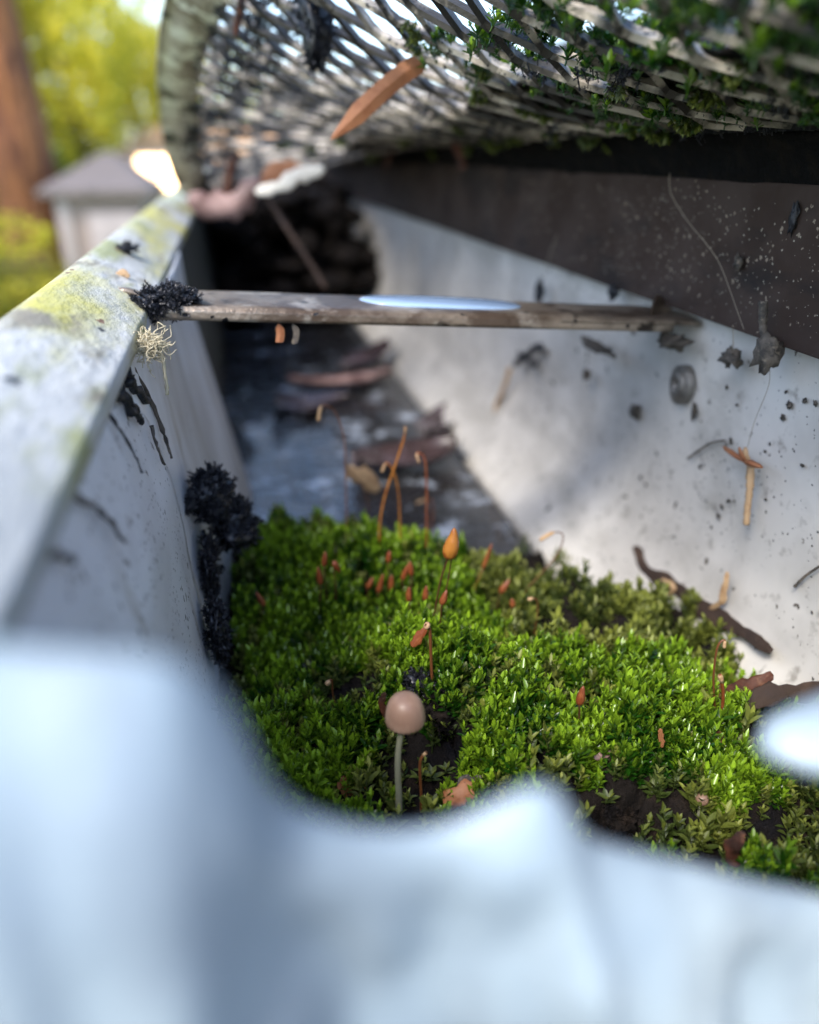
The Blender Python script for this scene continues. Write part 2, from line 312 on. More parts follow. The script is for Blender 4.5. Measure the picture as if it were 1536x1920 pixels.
MB().box((-hw + .02, -2.56, 0), (-hw + .24, -2.5, eh - .05)).build('corner_board', 'door_white', g, scale=1, smooth=False)
# building added for the bright glint, its peach roof standing for the glow
hx0 = P(252, 340, y=28)[0]; hs = thing('glint_house', (hx0 + 2.5, 31, GZ), 'white building added for the sun glint, peach roof painting its glow', 'glint_house', scale=1)
ez = 3.3 - .012 * 28
MB().box((-2.5, -3, -.1), (4, 3, ez)).build('wall', 'bright_wall', hs, scale=1, smooth=False)
MB().add([(-3.6, -3.5, ez - .1), (4.5, -3.5, ez - .1), (4.5, 3.5, ez - .1), (-3.6, 3.5, ez - .1), (-1.6, 0, ez + 1.3), (3.2, 0, ez + 1.3)],
         [(0, 3, 2, 1), (0, 1, 5, 4), (1, 2, 5), (2, 3, 4, 5), (3, 0, 4)]).build('roof', 'roof_peach', hs, scale=1, smooth=False)
wn = MB().box((.4, -3.05, 1.0), (1.6, -3.0, 2.2)).build('window', 'door_white', hs, scale=1, smooth=False)
MB().box((.5, -3.07, 1.1), (1.5, -3.05, 2.1)).build('pane', 'glass_dark', wn, scale=1, smooth=False)

# added lean-to, panes angled to throw the sun's glare at the camera
gp = P(292, 350, y=21); nrm = -np.array(gp) / np.linalg.norm(gp) - SUN; nrm /= np.linalg.norm(nrm); gv = np.cross(nrm, np.cross([0, 0, 1.], nrm)); gv /= np.linalg.norm(gv); gu = np.cross(gv, nrm)
gh = thing('glare_leanto', (gp[0], gp[1] + .6, GZ), 'added glazed lean-to angled to flash the sun glare beside the shed', 'glare_leanto', scale=1); gho = np.array([gp[0], gp[1] + .6, GZ])
def slab(u0, u1, v0, v1, t0, t1): return MB().add([gp + gu * a + gv * b + nrm * c for c in (t0, t1) for a, b in ((u0, v0), (u1, v0), (u1, v1), (u0, v1))], [(0, 3, 2, 1), (4, 5, 6, 7), (0, 1, 5, 4), (1, 2, 6, 5), (2, 3, 7, 6), (3, 0, 4, 7)])
for a in (-.48, .02):
    for b in (-.78, -.26, .26): slab(a, a + .46, b, b + .48, 0, .012).build('pane', 'sun_glass', gh, gho, scale=1, smooth=False)
for a in (-.54, -.02, .48): slab(a, a + .05, -.85, .80, -.03, .03).build('glazing_bar', 'door_white', gh, gho, scale=1, smooth=False)
for b in (-.84, .75): slab(-.54, .53, b, b + .05, -.035, .035).build('rail', 'door_white', gh, gho, scale=1, smooth=False)
lo = gp + gv * -.85; MB().box((gp[0] - .55, lo[1] + .05, GZ), (gp[0] + .55, lo[1] + 1.2, lo[2])).build('base_wall', 'beige_wall', gh, gho, scale=1, smooth=False)
# ------------------------------------------------------------------ the gutter (cm)
YE = 150
FLOOR = -11.2
gut = thing('gutter', (0, 40, FLOOR), 'white metal roof gutter with dirt specks, holding a bed of moss', 'gutter')
GO = (0, 40, FLOOR)
def extrude(prof, y0, y1, ny, thick=None, wob=0.0, closed=False):
    prof = smooth_path([(p[0], 0, p[1]) for p in prof], 4); k = len(prof) - 1
    def fn(u, v):
        y = y0 + (y1 - y0) * u; p = prof[int(round(v * k))]
        wv = wob * nz(y * .15, p[2] * .3, 2.2)
        return (p[0] + wv, y, p[2] + wv * .4)
    return MB().grid(fn, ny, k, thick)
extrude([(-1.64, -2.86), (-1.62, -2.66), (-1.74, -2.56), (-2.3, -2.22), (-2.85, -1.97), (-3.12, -2.06), (-3.2, -2.4), (-3.2, -3.4), (-2.9, -4.4), (-2.3, -5.6), (-2.15, -7.5), (-1.9, -9), (-1.7, -11.35)],
        -6, YE, 160, (0, 0, -.07), .05).build('front_lip', 'lip_paint', gut, GO)
# near length of the front wall, its cut edge rounded and ragged at y = 13
def nearwall(u, v):
    z = -2.95 - v * 8.0; x = interp(-z, [2.9, 3.3, 5.3, 9.1, 11], [-1.98, -1.84, -1.42, -1.17, -1.05])
    ye = 13.2 + .25 * nz(z * .8, 1.3) + .12 * nz(z * 3, 5.3); y = -6 + u * (ye + 6)
    return (x + .06 * nz(y * .25, z * .3, 4) , y, z)
MB().grid(nearwall, 70, 40, (-.06, 0, 0)).build('front_wall', 'front_paint', gut, GO)
def secwall(u, v):
    z = -2.75 - v * 8.4; x = -1.50 + (-z - 2.75) * .045 + max(0, -z - 4) * (.05 + .095 * u)
    y = 12.6 + u * (12.6 + .5 * v); return (x + .05 * nz(y * .3, z * .3, 8) - .3 * (1 - u) ** 6, y, z)
MB().grid(secwall, 40, 40, (-.07, 0, 0)).build('overlap_panel', 'second_paint', gut, GO)
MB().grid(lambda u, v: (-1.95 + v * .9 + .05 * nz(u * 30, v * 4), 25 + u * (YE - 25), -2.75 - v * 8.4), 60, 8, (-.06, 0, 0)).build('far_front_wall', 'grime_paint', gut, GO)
WX = 10.2
def wallx(z): return interp(-z, [0, 8, 9.2, 10.2, 11.0, 11.6], [WX, WX, WX - .2, WX - .85, WX - 1.75, WX - 2.4])
def backwall(u, v):
    z = -.8 - v * 10.4; y = -6 + u * (YE + 6); return (wallx(z) + .05 * nz(y * .12, z * .3, 3.7), y, z)
MB().grid(backwall, 120, 44, (.07, 0, 0)).build('back_wall', 'wall_paint', gut, GO)
MB().grid(lambda u, v: (-1.9 + v * 10.6, -6 + u * (YE + 6), FLOOR - .02 + .04 * nz(u * 40, v * 6)), 120, 20, (0, 0, -.07)).build('gutter_floor', 'floor_paint', gut, GO)

# crumpled sheet across the near end
TOP = [(-420, 1120), (-150, 1180), (0, 1222), (150, 1228), (300, 1240), (390, 1290), (450, 1390), (510, 1500), (590, 1560), (720, 1590), (850, 1580), (960, 1530), (1040, 1500), (1090, 1520), (1130, 1585), (1180, 1610), (1380, 1655), (1536, 1690), (1800, 1720), (2600, 1740)]
tp = [P(a, b + 40 + (25 if a < 420 else 0), y=interp(a, [-420, 300, 600, 1100, 2600, 5000], [2.6, 2.6, 2.75, 2.75, 2.7, 2.7])) for a, b in TOP + [(4200, 1740)]]
tp = [p for p in smooth_path(tp, 4) if p[0] < 9.9]
sheet = thing('torn_metal_sheet', (3, 3.6, FLOOR), 'crumpled pale blue white metal sheet with torn top edge', 'metal sheet')
def sheetfn(u, v):
    q = u * (len(tp) - 1); i = min(int(q), len(tp) - 2); p = tp[i] * (1 - (q - i)) + tp[i + 1] * (q - i)
    z = p[2] + (FLOOR + .3 - p[2]) * v ** 1.15; d = p[2] - z
    y = p[1] + .22 * math.exp(-d / .25) - .16 * d * math.exp(-d / 5) + .42 * nz(p[0] * .9, z * .30, 1.) * min(1, d * 1.2) + .22 * nz(p[0] * 2.1, z * .9, 6.) * min(1, d * 1.5) + .30 * math.sin(p[0] * 1.9 + .4) * min(1, d) * .8
    return (p[0], y, z)
MB().grid(sheetfn, 110, 60, (0, .06, 0)).build('sheet', 'sheet_metal', sheet, (3, 3.6, FLOOR))
def flapfn(u, v):                             # a tongue of the same sheet bent over towards the moss
    x = 3.42 + u * 6.4; a = math.sqrt(max(0.0, min(1, u * 5.0))) if u < .2 else 1
    yy = (v - .5) * 1.05 * (.12 + .88 * a); return (x, 3.55 + yy + .12 * u, -3.86 + .30 * (1 - (2 * v - 1) ** 2) * a - .25 * u + .05 * nz(x, yy, 3))
MB().grid(flapfn, 34, 14, (0, 0, -.12)).build('bent_flap', 'sheet_metal', sheet, (3, 3.6, FLOOR))

# drip edge, fascia and roof
de = thing('drip_edge', (9.9, 40, -3.2), 'dark brown metal drip edge above the white back wall', 'drip edge')
extrude([(10.6, -.45), (10.0, -.5), (9.88, -.66), (9.86, -1.8), (9.84, -2.9), (9.74, -3.14), (9.66, -3.2)], -6, YE, 110, (.05, 0, 0), .05).build('flange', 'drip_paint', de, (9.9, 40, -3.2))
MB().box((10.0, -6, -.47), (30, YE, -.40)).build('top_flange', 'drip_paint', de, (9.9, 40, -3.2))
tag(MB().box((10.35, -60, -22), (12.2, 400, -.55)).build('fascia_board', 'fascia_wood', None, (11, 40, -22), smooth=False), 'brown wooden fascia board behind the gutter back wall', 'fascia board')
rf = thing('roof', (60, 40, 0), 'dark shingled roof edge over the drip edge', 'roof')
ro = (60, 40, 0); slope = .32
for k in range(9):
    for j in range(5):
        y0 = -40 + j * 44 + (22 if k % 2 else 0); x0 = 9.2 + k * 13
        def sh(u, v, x0=x0, y0=y0, k=k): x = x0 + u * 17; return (x, y0 + v * 43.4, .32 + (x - 9.2) * slope + .34 * (1 - u) + .05 * nz(x * .4, (y0 + v * 43) * .4))
        MB().grid(sh, 8, 20, (0, 0, -.34)).build('shingle', 'shingle', rf, ro)
MB().add([(10, -60, -.42), (140, -60, -.42 + 130 * slope), (140, 400, -.42 + 130 * slope), (10, 400, -.42), (10, -60, .1), (140, -60, .1 + 130 * slope), (140, 400, .1 + 130 * slope), (10, 400, .1)],
         [(0, 3, 2, 1), (4, 5, 6, 7), (0, 1, 5, 4), (1, 2, 6, 5), (2, 3, 7, 6), (3, 0, 4, 7)]).build('deck', 'fascia_wood', rf, ro, smooth=False)

# hanger strap
hz = lambda x: -2.58 - (x + 1.6) * .073
hg = thing('gutter_hanger', (10, 16, -3.5), 'rusty metal hanger strap spanning the gutter from lip to wall', 'hanger'); HO = (10, 16, -3.5)
def strap(u, v):
    x = -1.9 + u * 12.0; wdt = interp(x, [-2, 8, 9.4, 10.1], [2.0, 1.95, 2.0, 1.7])
    return (x, 15.0 + .25 * u + v * wdt, hz(x) + .12 * math.sin(math.pi * v) ** .5 * .6 + .02 * nz(x, v * 3))
MB().grid(strap, 50, 10, (0, 0, -.09)).build('strap', 'strap_metal', hg, HO)
MB().grid(lambda u, v: (-1.85 + u * 11.3, 14.99 + .25 * u, hz(-1.85 + u * 11.3) - .02 - v * .22), 40, 3, (0, .09, 0)).build('front_flange', 'strap_metal', hg, HO)
MB().grid(lambda u, v: (9.0 + 1.05 * u, 15.6 + .5 * math.sin(u * 2.4) + .35 * v * u, hz(9 + u) - .05 + .1 * u + v * (.05 + .5 * math.sin(u * 3.0)) - .25 * v * u), 14, 8, (.06, 0, -.03)).build('end_tab', 'strap_metal', hg, HO)
MB().tube(smooth_path([(-1.5, 15.6, -2.62), (-1.72, 15.6, -2.5), (-2.1, 15.6, -2.38), (-2.35, 15.6, -2.62)], 5), .16, 8, .5).build('end_hook', 'strap_metal', hg, HO)
c = P(822, 574, z=hz(4.2) + .06)
wf = MB(); wf.grid(lambda u, v: (c[0] - .1 + (u - .42) * 3.6, 16.2 + (v - .5) * 1.3 * math.sqrt(max(.01, 1 - (2 * u - 1) ** 4)), hz(c[0] + (u - .42) * 3.6) + .085 + .075 * (max(0, 1 - (2 * u - 1) ** 2) * max(0, 1 - (2 * v - 1) ** 2)) ** .5), 30, 14, (0, 0, -.03))
tag(wf.build('water_film', 'water_film', None, tuple(c)), 'patch of water painted with blue sky reflection on the hanger strap', 'water')
def screw(px, py, r, label):
    p = P(px, py, x=WX - .25); o = thing('screw', p, label, 'screw')
    def disk(m, prof): 
        m.lathe(prof, n=20); m.v = [(p[0] - q[2], p[1] + q[0], p[2] + q[1] * 1.2) for q in m.v]; return m
    disk(MB(), [(0, .02), (r * .3, .02), (r * .34, .08), (r * .6, .10), (r * .9, .07), (r, .0), (r, -.2)]).build('head', 'screw_metal', o, p)
    disk(MB(), [(r * 1.02, 0.0), (r * 1.28, .0), (r * 1.3, -.2)]).build('washer', 'screw_metal', o, p)
screw(1272, 722, .30, 'grey metal screw head set in the white back wall')

# ------------------------------------------------------------------ lifted mesh guard
FE = [(345, 362, 42), (326, 325, 40), (312, 280, 38.2), (303, 220, 36), (296, 130, 32), (303, 50, 28.5), (315, 0, 26.5), (340, -110, 23), (390, -400, 17), (440, -760, 12), (500, -1200, 8.5)]
fe = [P(a, b, y=y) for a, b, y in FE]; fe = fe[::-1]
fy = [p[1] for p in fe] + [48, YE]; fxs = [p[0] for p in fe] + [-1.8, -1.9]; fzs = [p[2] for p in fe] + [-1.86, -1.86]
def G(s, y):                                  # s 0 at the front edge, 1 at the roof edge
    a = np.array([interp(y, fy, fxs), y, interp(y, fy, fzs)]); b = np.array([9.55, y, interp(y, [0, 8, 14, 40, 60], [.42, .46, .46, .30, .1])])
    p = a * (1 - s) + b * s
    k = interp(y, [5, 24, 38, 42], [1.9, 1.9, 1.2, 1.0]); p[2] = b[2] + (a[2] - b[2]) * max(0, 1 - s) ** k + .06 * nz(p[0] * .35, y * .2, 5)
    return p
gd = thing('leaf_guard', (5, 40, 0), 'grimy cream expanded metal leaf guard lifted off the gutter', 'leaf guard'); DO = (5, 40, 0)
def guard_mesh(y0, y1, lwd, swd, s0, wd, th):
    m = MB(); W = 11.6; n = int(W * (1 - s0) / (lwd / 2)); rows = int((y1 - y0) / (swd / 2))
    for i in range(rows):
        vs_ = []; fs_ = []; yc = y0 + i * swd / 2
        for j in range(n + 1):
            sgn = 1 if (j + i) % 2 else -1
            for q in (-.10, .10):
                s = s0 + (1 - s0) * min(1, max(0, (j + q) / n)); yy = yc + sgn * swd * .205
                c0 = G(s, yy); ds = G(min(s + .01, 1.0), yy) - G(min(s + .01, 1.0) - .02, yy); ds /= np.linalg.norm(ds) + 1e-9; up_ = np.array([-ds[2], 0, ds[0]])
                a = np.array([0, 1., 0]) * .80 + up_ * .60; b = np.cross(ds, a); w_ = wd * (1 + .22 * nz(s * 30, yy * 1.7))
                vs_ += [c0 - a * w_ - b * th, c0 + a * w_ - b * th, c0 + a * w_ + b * th, c0 - a * w_ + b * th]
        K = len(vs_) // 4
        for j in range(K - 1):
            for q in range(4): fs_.append((j * 4 + q, (j + 1) * 4 + q, (j + 1) * 4 + (q + 1) % 4, j * 4 + (q + 1) % 4))
        m.add(vs_, fs_)
    return m
GS0 = .10
guard_mesh(4.6, 60, 1.9, 1.3, GS0, .13, .055).build('mesh', 'guard_metal', gd, DO, smooth=False)
guard_mesh(60, YE, 1.9, 1.3, GS0, .13, .055).build('far_mesh', 'guard_metal', gd, DO, smooth=False)
def rimfn(u, v):
    y = 4.4 + u * (YE - 4.4); s = -.012 + v * (GS0 + .03); p = G(max(s, 0), y); 
    p[2] += .12 * math.cos(v * 6.28) * .6 - .1 * math.exp(-v * 10); p[0] += -.08 if v == 0 else 0
    return p
MB().grid(rimfn, 150, 12, (.0, 0, -.07)).build('front_rim', 'rim_metal', gd, DO)
MB().grid(lambda u, v: G(.985 + v * .04, 4.4 + u * (YE - 4.4)) + np.array([v * .6, 0, .02]), 120, 3, (0, 0, -.05)).build('rear_rim', 'guard_metal', gd, DO)

# ------------------------------------------------------------------ soil and moss bed
def g2(x, y, cx, cy, sx, sy): return math.exp(-((x - cx) / sx) ** 2 - ((y - cy) / sy) ** 2)
HOLES = [(P(765, 1420, z=-9), .85, .9), (P(640, 1290, z=-8.9), .75, .55), (P(1250, 1540, z=-9.3), 1.5, .5), (P(1090, 1150, z=-9.1), .9, .5), (P(620, 1010, z=-8.9), .6, .5), (P(880, 1170, z=-8.7), .5, .35), (P(1270, 1180, z=-9.3), .9, .5), (P(1380, 1290, z=-9.2), .6, .5), (P(1430, 1500, z=-9.2), .7, .45), (P(1180, 1500, z=-9.2), .5, .3), (P(1440, 1380, z=-9.2), .5, .4)]
def crease(x, y): return max(0, 1 - 8 * abs(nz(x * .55 + .4 * nz(x * 1.3, y * 1.3, 8.), y * .55 + .4 * nz(x * 1.3, y * 1.3, 2.), 3.3)))
def bedh(x, y):
    h = -9.95 + 1.12 * g2(x, y, 3.2, 10.9, 3.0, 2.3) + .85 * g2(x, y, 6.4, 9.3, 2.4, 1.5) + 1.0 * g2(x, y, 1.7, 16.6, 2.8, 2.6) + .35 * g2(x, y, 8, 13.2, 1.8, 1.8)
    h += .50 * nz(x * .7, y * .7, .5) + .30 * nz(x * 1.7, y * 1.7, 1.5) - 1.3 * max(0, (y - 18.6 - .5 * nz(x, 3.)) / 2.0)
    if x > 3.5: h -= .7 * max(0, min(1.6, y - (17.6 - (x - 4) * .72 + .5 * nz(x, 8.))))
    for p, a, b in HOLES: h -= .5 * g2(x, y, p[0], p[1], a, b)
    h -= .38 * crease(x, y)
    return max(h, FLOOR - .4)
def bedfn(u, v):
    y = 4.2 + u * 18.5; x0 = -1.1 + .35 * max(0, (y - 12)) * .12; x = x0 + v * (wallx(-9.6) - .1 - x0)
    return (x, y, bedh(x, y) + .13 * nz(x * 4, y * 4) + .10 * abs(nz(x * 8, y * 8)) + .07 * nz(x * 15, y * 15))
tag(MB().grid(bedfn, 300, 190, (0, 0, -.8)).build('soil', 'soil', None, (4, 12, -10)), kind='structure')

LEAF = np.array([(0, 0, 0), (-.21, .36, .09), (0, .48, -.03), (.21, .36, .09), (0, 1.0, .02), (-.17, .70, .08), (.17, .70, .08)])   # x width, y along, z fold
LF = np.array([(0, 2, 1), (0, 3, 2), (1, 2, 5), (2, 3, 6), (5, 2, 4), (2, 6, 4)])
def shoot(r, h, nl, ll, spread=1.0, root=.15):
    V, Fc, T = [], [], []; lean = r.normal(0, .16, 2); ph0 = r.uniform(0, 6.28)
    for k in range(nl):
        f = .15 + .85 * (k / (nl - 1)); ph = ph0 + k * 2.3999 + r.normal(0, .2)
        el = math.radians(15 + 55 * f ** 1.5 + r.normal(0, 9)) / spread ** .5; L = ll * r.uniform(.75, 1.2) * (.8 + .35 * math.sin(math.pi * min(1, f * .9)))
        w = L * r.uniform(.85, 1.1)
        curl = r.uniform(-.25, .25); y = LEAF[:, 1]
        px = LEAF[:, 0] * w; ay = y * L; az = LEAF[:, 2] * L + curl * L * y * y
        rr = ay * math.cos(el) - az * math.sin(el); zz = ay * math.sin(el) + az * math.cos(el)
        c, s = math.cos(ph), math.sin(ph)
        V.append(np.stack([rr * c - px * s + lean[0] * h * f, rr * s + px * c + lean[1] * h * f, zz + h * f], 1))
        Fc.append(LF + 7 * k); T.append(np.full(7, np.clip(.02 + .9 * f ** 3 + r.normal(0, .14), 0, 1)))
    V = np.concatenate(V); n0 = len(V); rs = .012
    st = np.array([(rs * math.cos(a) + lean[0] * z, rs * math.sin(a) + lean[1] * z, z) for z in (-root, h * .9) for a in (0, 2.1, 4.2)])
    sf = np.array([(0, 1, 4), (0, 4, 3), (1, 2, 5), (1, 5, 4), (2, 0, 3), (2, 3, 5)]) + n0
    return np.concatenate([V, st]), np.concatenate(Fc + [sf]), np.concatenate(T + [np.full(6, .1)])
def moss_object(name, m, pts, protos, parent=None, origin=(0, 0, 0), scl=(.75, 1.3), tnoise=.65, link=True):
    VV, FF, TT = [], [], []; off = 0; r = np.random.default_rng(len(pts)); o = np.array(origin, float)
    for p in pts:
        V, F_, T = protos[r.integers(len(protos))]; a = r.uniform(0, 6.28); s = r.uniform(*scl) * (p[3] if len(p) > 3 else 1); c, sn = math.cos(a) * s, math.sin(a) * s
        Q = np.stack([V[:, 0] * c - V[:, 1] * sn, V[:, 0] * sn + V[:, 1] * c, V[:, 2] * s * r.uniform(.85, 1.2)], 1) + np.array(p[:3]) - o
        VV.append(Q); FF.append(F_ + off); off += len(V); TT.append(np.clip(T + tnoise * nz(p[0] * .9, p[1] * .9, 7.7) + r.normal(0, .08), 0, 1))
    V = np.concatenate(VV) * S; Fm = np.concatenate(FF); T = np.concatenate(TT)
    me = bpy.data.meshes.new(name); me.vertices.add(len(V)); me.vertices.foreach_set('co', V.astype(np.float32).ravel())
    me.loops.add(Fm.size); me.loops.foreach_set('vertex_index', Fm.astype(np.int32).ravel())
    me.polygons.add(len(Fm)); me.polygons.foreach_set('loop_start', np.arange(0, Fm.size, 3, dtype=np.int32)); me.polygons.foreach_set('use_smooth', [True] * len(Fm))
    me.update(calc_edges=True); me.materials.append(MATS[m])
    at = me.attributes.new('tint', 'FLOAT', 'POINT'); at.data.foreach_set('value', T.astype(np.float32))
    if not link: return me
    ob = bpy.data.objects.new(name, me); col.objects.link(ob)
    if parent is None: ob.location = tuple(o * S)
    else: ob.parent = parent
    return ob
pr = np.random.default_rng(3)
PROTO = [shoot(pr, pr.uniform(.26, .58), int(pr.integers(16, 23)), .138) for _ in range(16)]
PROTO2 = [shoot(pr, pr.uniform(.25, .5), int(pr.integers(10, 14)), .17) for _ in range(8)]
bright, dull = [], []
for _ in range(27000):
    y = pr.uniform(4.6, 20.2); x = pr.uniform(-.95, 9.7)
    if y > 12 and x < -.8 + (y - 12) * .06: continue
    d = 1.0
    for p, a, b in HOLES: d -= 1.1 * g2(x, y, p[0], p[1], a, b)
    d += 1.0 * nz(x * .8, y * .8, 9.1) + 1.1 * nz(x * 1.9, y * 1.9, 4.)
    d -= .75 * crease(x, y)
    if y > 12.3 and x < -.85 + (y - 12.3) * .065: continue
    back = x > 5.0 and y > 11.2 + .2 * (7 - x)     # the thin dull patch by the back wall
    if back: d -= .42
    if x > 3.5 and y > 17.6 - (x - 4) * .72 + 1.0 * nz(x * .9, y * .9, 6.): d -= 1.2
    if x > 8.2 and y < 10.5: d -= .45
    if y > 19.2 + .6 * nz(x * .8, 2.): d -= .9
    if y < 7.2: d -= .35
    if d < .45:
        if d < -.2 or pr.random() > .16: continue
    elif pr.random() > d + .25: continue
    (dull if (back or d < .55 or y > 17.5 and pr.random() < .4) else bright).append((x, y, bedh(x, y) - .05, pr.uniform(.9, 1.12) * (1 + .4 * nz(x * 1.6, y * 1.6, 2.))))
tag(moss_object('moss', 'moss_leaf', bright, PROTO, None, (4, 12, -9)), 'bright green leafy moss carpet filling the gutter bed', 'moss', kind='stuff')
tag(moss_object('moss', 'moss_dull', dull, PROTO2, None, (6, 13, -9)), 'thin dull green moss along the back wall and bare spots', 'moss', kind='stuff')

# ------------------------------------------------------------------ things growing in the moss
def on_bed(px, py, lift=.35):
    r = ray(px, py); r = r / r[1]
    for y in np.arange(4.5, 22, .03):
        if r[2] * y <= bedh(r[0] * y, y) + lift: return r * y
    return r * 20
def sporo(pxs, cap, label, group=None, rs=.018, rc=.05, capm='capsule', setam='seta_dark', lc=.3, beak=True):
    """pxs: pixel path of the stalk from the moss upwards; cap: pixel path of the capsule"""
    b = on_bed(*pxs[0], .62); y = b[1]
    pts = [P(a, c_, y=y - .05 * i) for i, (a, c_) in enumerate(pxs)]; base = pts[0] + np.array([0, .1, -.5])
    t = thing('spore_stalk', base, label, 'spore stalk', group)
    cp = [P(a, c_, y=y - .05 * len(pxs)) for a, c_ in cap]
    MB().tube(smooth_path([base] + pts + [cp[0]], 5), rs, 6).build('stalk', setam, t, base)
    k = len(cp) if len(cp) > 2 else 0
    path = smooth_path(cp, 8 if not k else 4); n = len(path)
    rad = [rc * (.22 + .9 * math.sin(math.pi * (i / (n - 1)) ** .75) ** .9) * (1 - .35 * i / (n - 1)) for i in range(n)]; rad[-1] = rc * (.08 if beak else .5)
    MB().tube(path, rad, 9, jit=.06).build('capsule', capm, t, base)
GRP = 'red brown capsules over the moss crest'
LB = 'small red brown spore capsule on dark thread stalk above moss'
for bpx, bpy_, t0, t1 in [((612, 1110), None, (608, 1062), (610, 1034)), ((600, 1130), None, (602, 1097), (596, 1062)), ((630, 1112), None, (625, 1052), (638, 1074)),
        ((690, 1125), None, (689, 1104), (700, 1082)), ((712, 1135), None, (709, 1112), (719, 1076)), ((733, 1125), None, (733, 1108), (735, 1078)), ((729, 1090), None, (728, 1055), (731, 1032)),
        ((757, 1120), None, (754, 1088), (768, 1055)), ((771, 1120), None, (772, 1080), (769, 1052)), ((768, 1150), None, (767, 1128), (767, 1100)), ((796, 1150), None, (797, 1126), (800, 1098)),
        ((826, 1160), None, (828, 1134), (838, 1106)), ((492, 1150), None, (497, 1136), (480, 1110))]:
    sporo([bpx], [t0, t1], LB, GRP, rc=.072)
sporo([(1086, 1345)], [(1086, 1322), (1094, 1286)], 'single red brown spore capsule deep in the right moss cushion', rc=.075)
sporo([(890, 1105)], [(905, 1068), (923, 1018)], 'long slim brown spore capsule leaning beside the golden one', rc=.055, setam='seta')
sporo([(934, 1130)], [(938, 1112), (956, 1086)], 'squat red capsule with ragged tip right of the slim one', rc=.085)
sporo([(955, 1150)], [(962, 1138), (960, 1122)], 'stubby dark red capsule nestled low in the moss', rc=.07)
sporo([(815, 1150), (826, 1090), (836, 1058)], [(840, 1048), (845, 1030), (850, 1010), (852, 990)], 'large golden capsule held on two thin stalks', rc=.155, capm='capsule_gold')
b2 = on_bed(838, 1120); 
o = [q for q in bpy.data.objects if q.get('label', '').startswith('large golden')][0]; ol = np.array(o.location) / S
MB().tube(smooth_path([P(826, 1150, y=ol[1] - .1), P(838, 1100, y=ol[1] - .1), P(847, 1046, y=ol[1] - .15)], 5), .014, 6).build('stalk', 'seta_dark', o, ol)
# tall tan stalks with hooked tips
def hook(pix, label, rs=.022, tip=.05, m='seta', y=None):
    b = on_bed(*pix[0]); tall = y; y = y or b[1]; pts = [P(a, c_, y=y - .02 * i) for i, (a, c_) in enumerate(pix)]; base = pts[0] - np.array([0, 0, .4])
    if tall: base[2] = bedh(base[0], base[1]) - .1
    t = thing('spore_stalk', base, label, 'spore stalk')
    rs *= .85; path = smooth_path([base] + pts, 6); MB().tube(path, [rs] * len(path), 7).build('stalk', m, t, base)
    cut = max(2, int(len(path) * .86)); tail = path[cut - 1:]
    MB().tube(tail, [rs * 1.02] + [tip] * (len(tail) - 2) + [tip * .7], 8).build('tip', 'dry_tan', t, base)
hook([(712, 990), (722, 930), (742, 870), (758, 820), (760, 800)], 'tall straight amber stalk rising from the far moss', .03, .034, 'capsule_gold', y=16)
hook([(750, 985), (748, 930), (740, 890), (726, 868), (716, 885)], 'amber stalk with curled over tip behind the straight one', .026, .032, 'capsule_gold', y=16.3)
hook([(800, 1020), (800, 960), (800, 900), (796, 858), (782, 850), (786, 868)], 'reddish stalk with small hooked top near the wet debris', .028, .03, 'capsule', y=15.8)
hook([(806, 1000), (812, 960), (806, 936), (780, 944)], 'short red stalk bent sideways like an arm', .035, .04, 'capsule')
hook([(650, 960), (648, 880), (645, 820), (628, 772), (604, 760), (597, 790)], 'thin brown stalk arching over with tan drooping tip', .02, .045, y=16.8)
hook([(690, 975), (685, 920), (655, 885), (650, 870)], 'pale stalk leaning over the wet debris', .025, .035)
hook([(985, 1110), (1010, 1080), (1045, 1040), (1056, 1005), (1040, 998), (1012, 1013)], 'curving brown stalk with tan cylindrical tip before the white wall', .016, .05)
hook([(1003, 1180), (1008, 1150), (1006, 1124), (990, 1124)], 'short brown stalk with bent tan tip in dull moss', .016, .04)
hook([(1340, 1330), (1338, 1270), (1345, 1215), (1358, 1200), (1358, 1215)], 'thin brown stalk curled at its top by the wall corner', .022, .03, 'seta')
hook([(1352, 1350), (1356, 1300), (1350, 1265)], 'straight rusty stalk among dark moss by the wall corner', .035, .045, 'capsule')
hook([(810, 1270), (808, 1220), (806, 1180), (798, 1172)], 'thick tan stalk with dark broken head behind the mushroom', .035, .07, 'seta')
hook([(630, 1330), (624, 1300), (622, 1275), (612, 1284)], 'small brown stalk with drooping tip in left moss', .02, .05)
hook([(790, 1490), (788, 1430), (800, 1410)], 'brown bare stalk standing next to the mushroom stem', .03, .03)

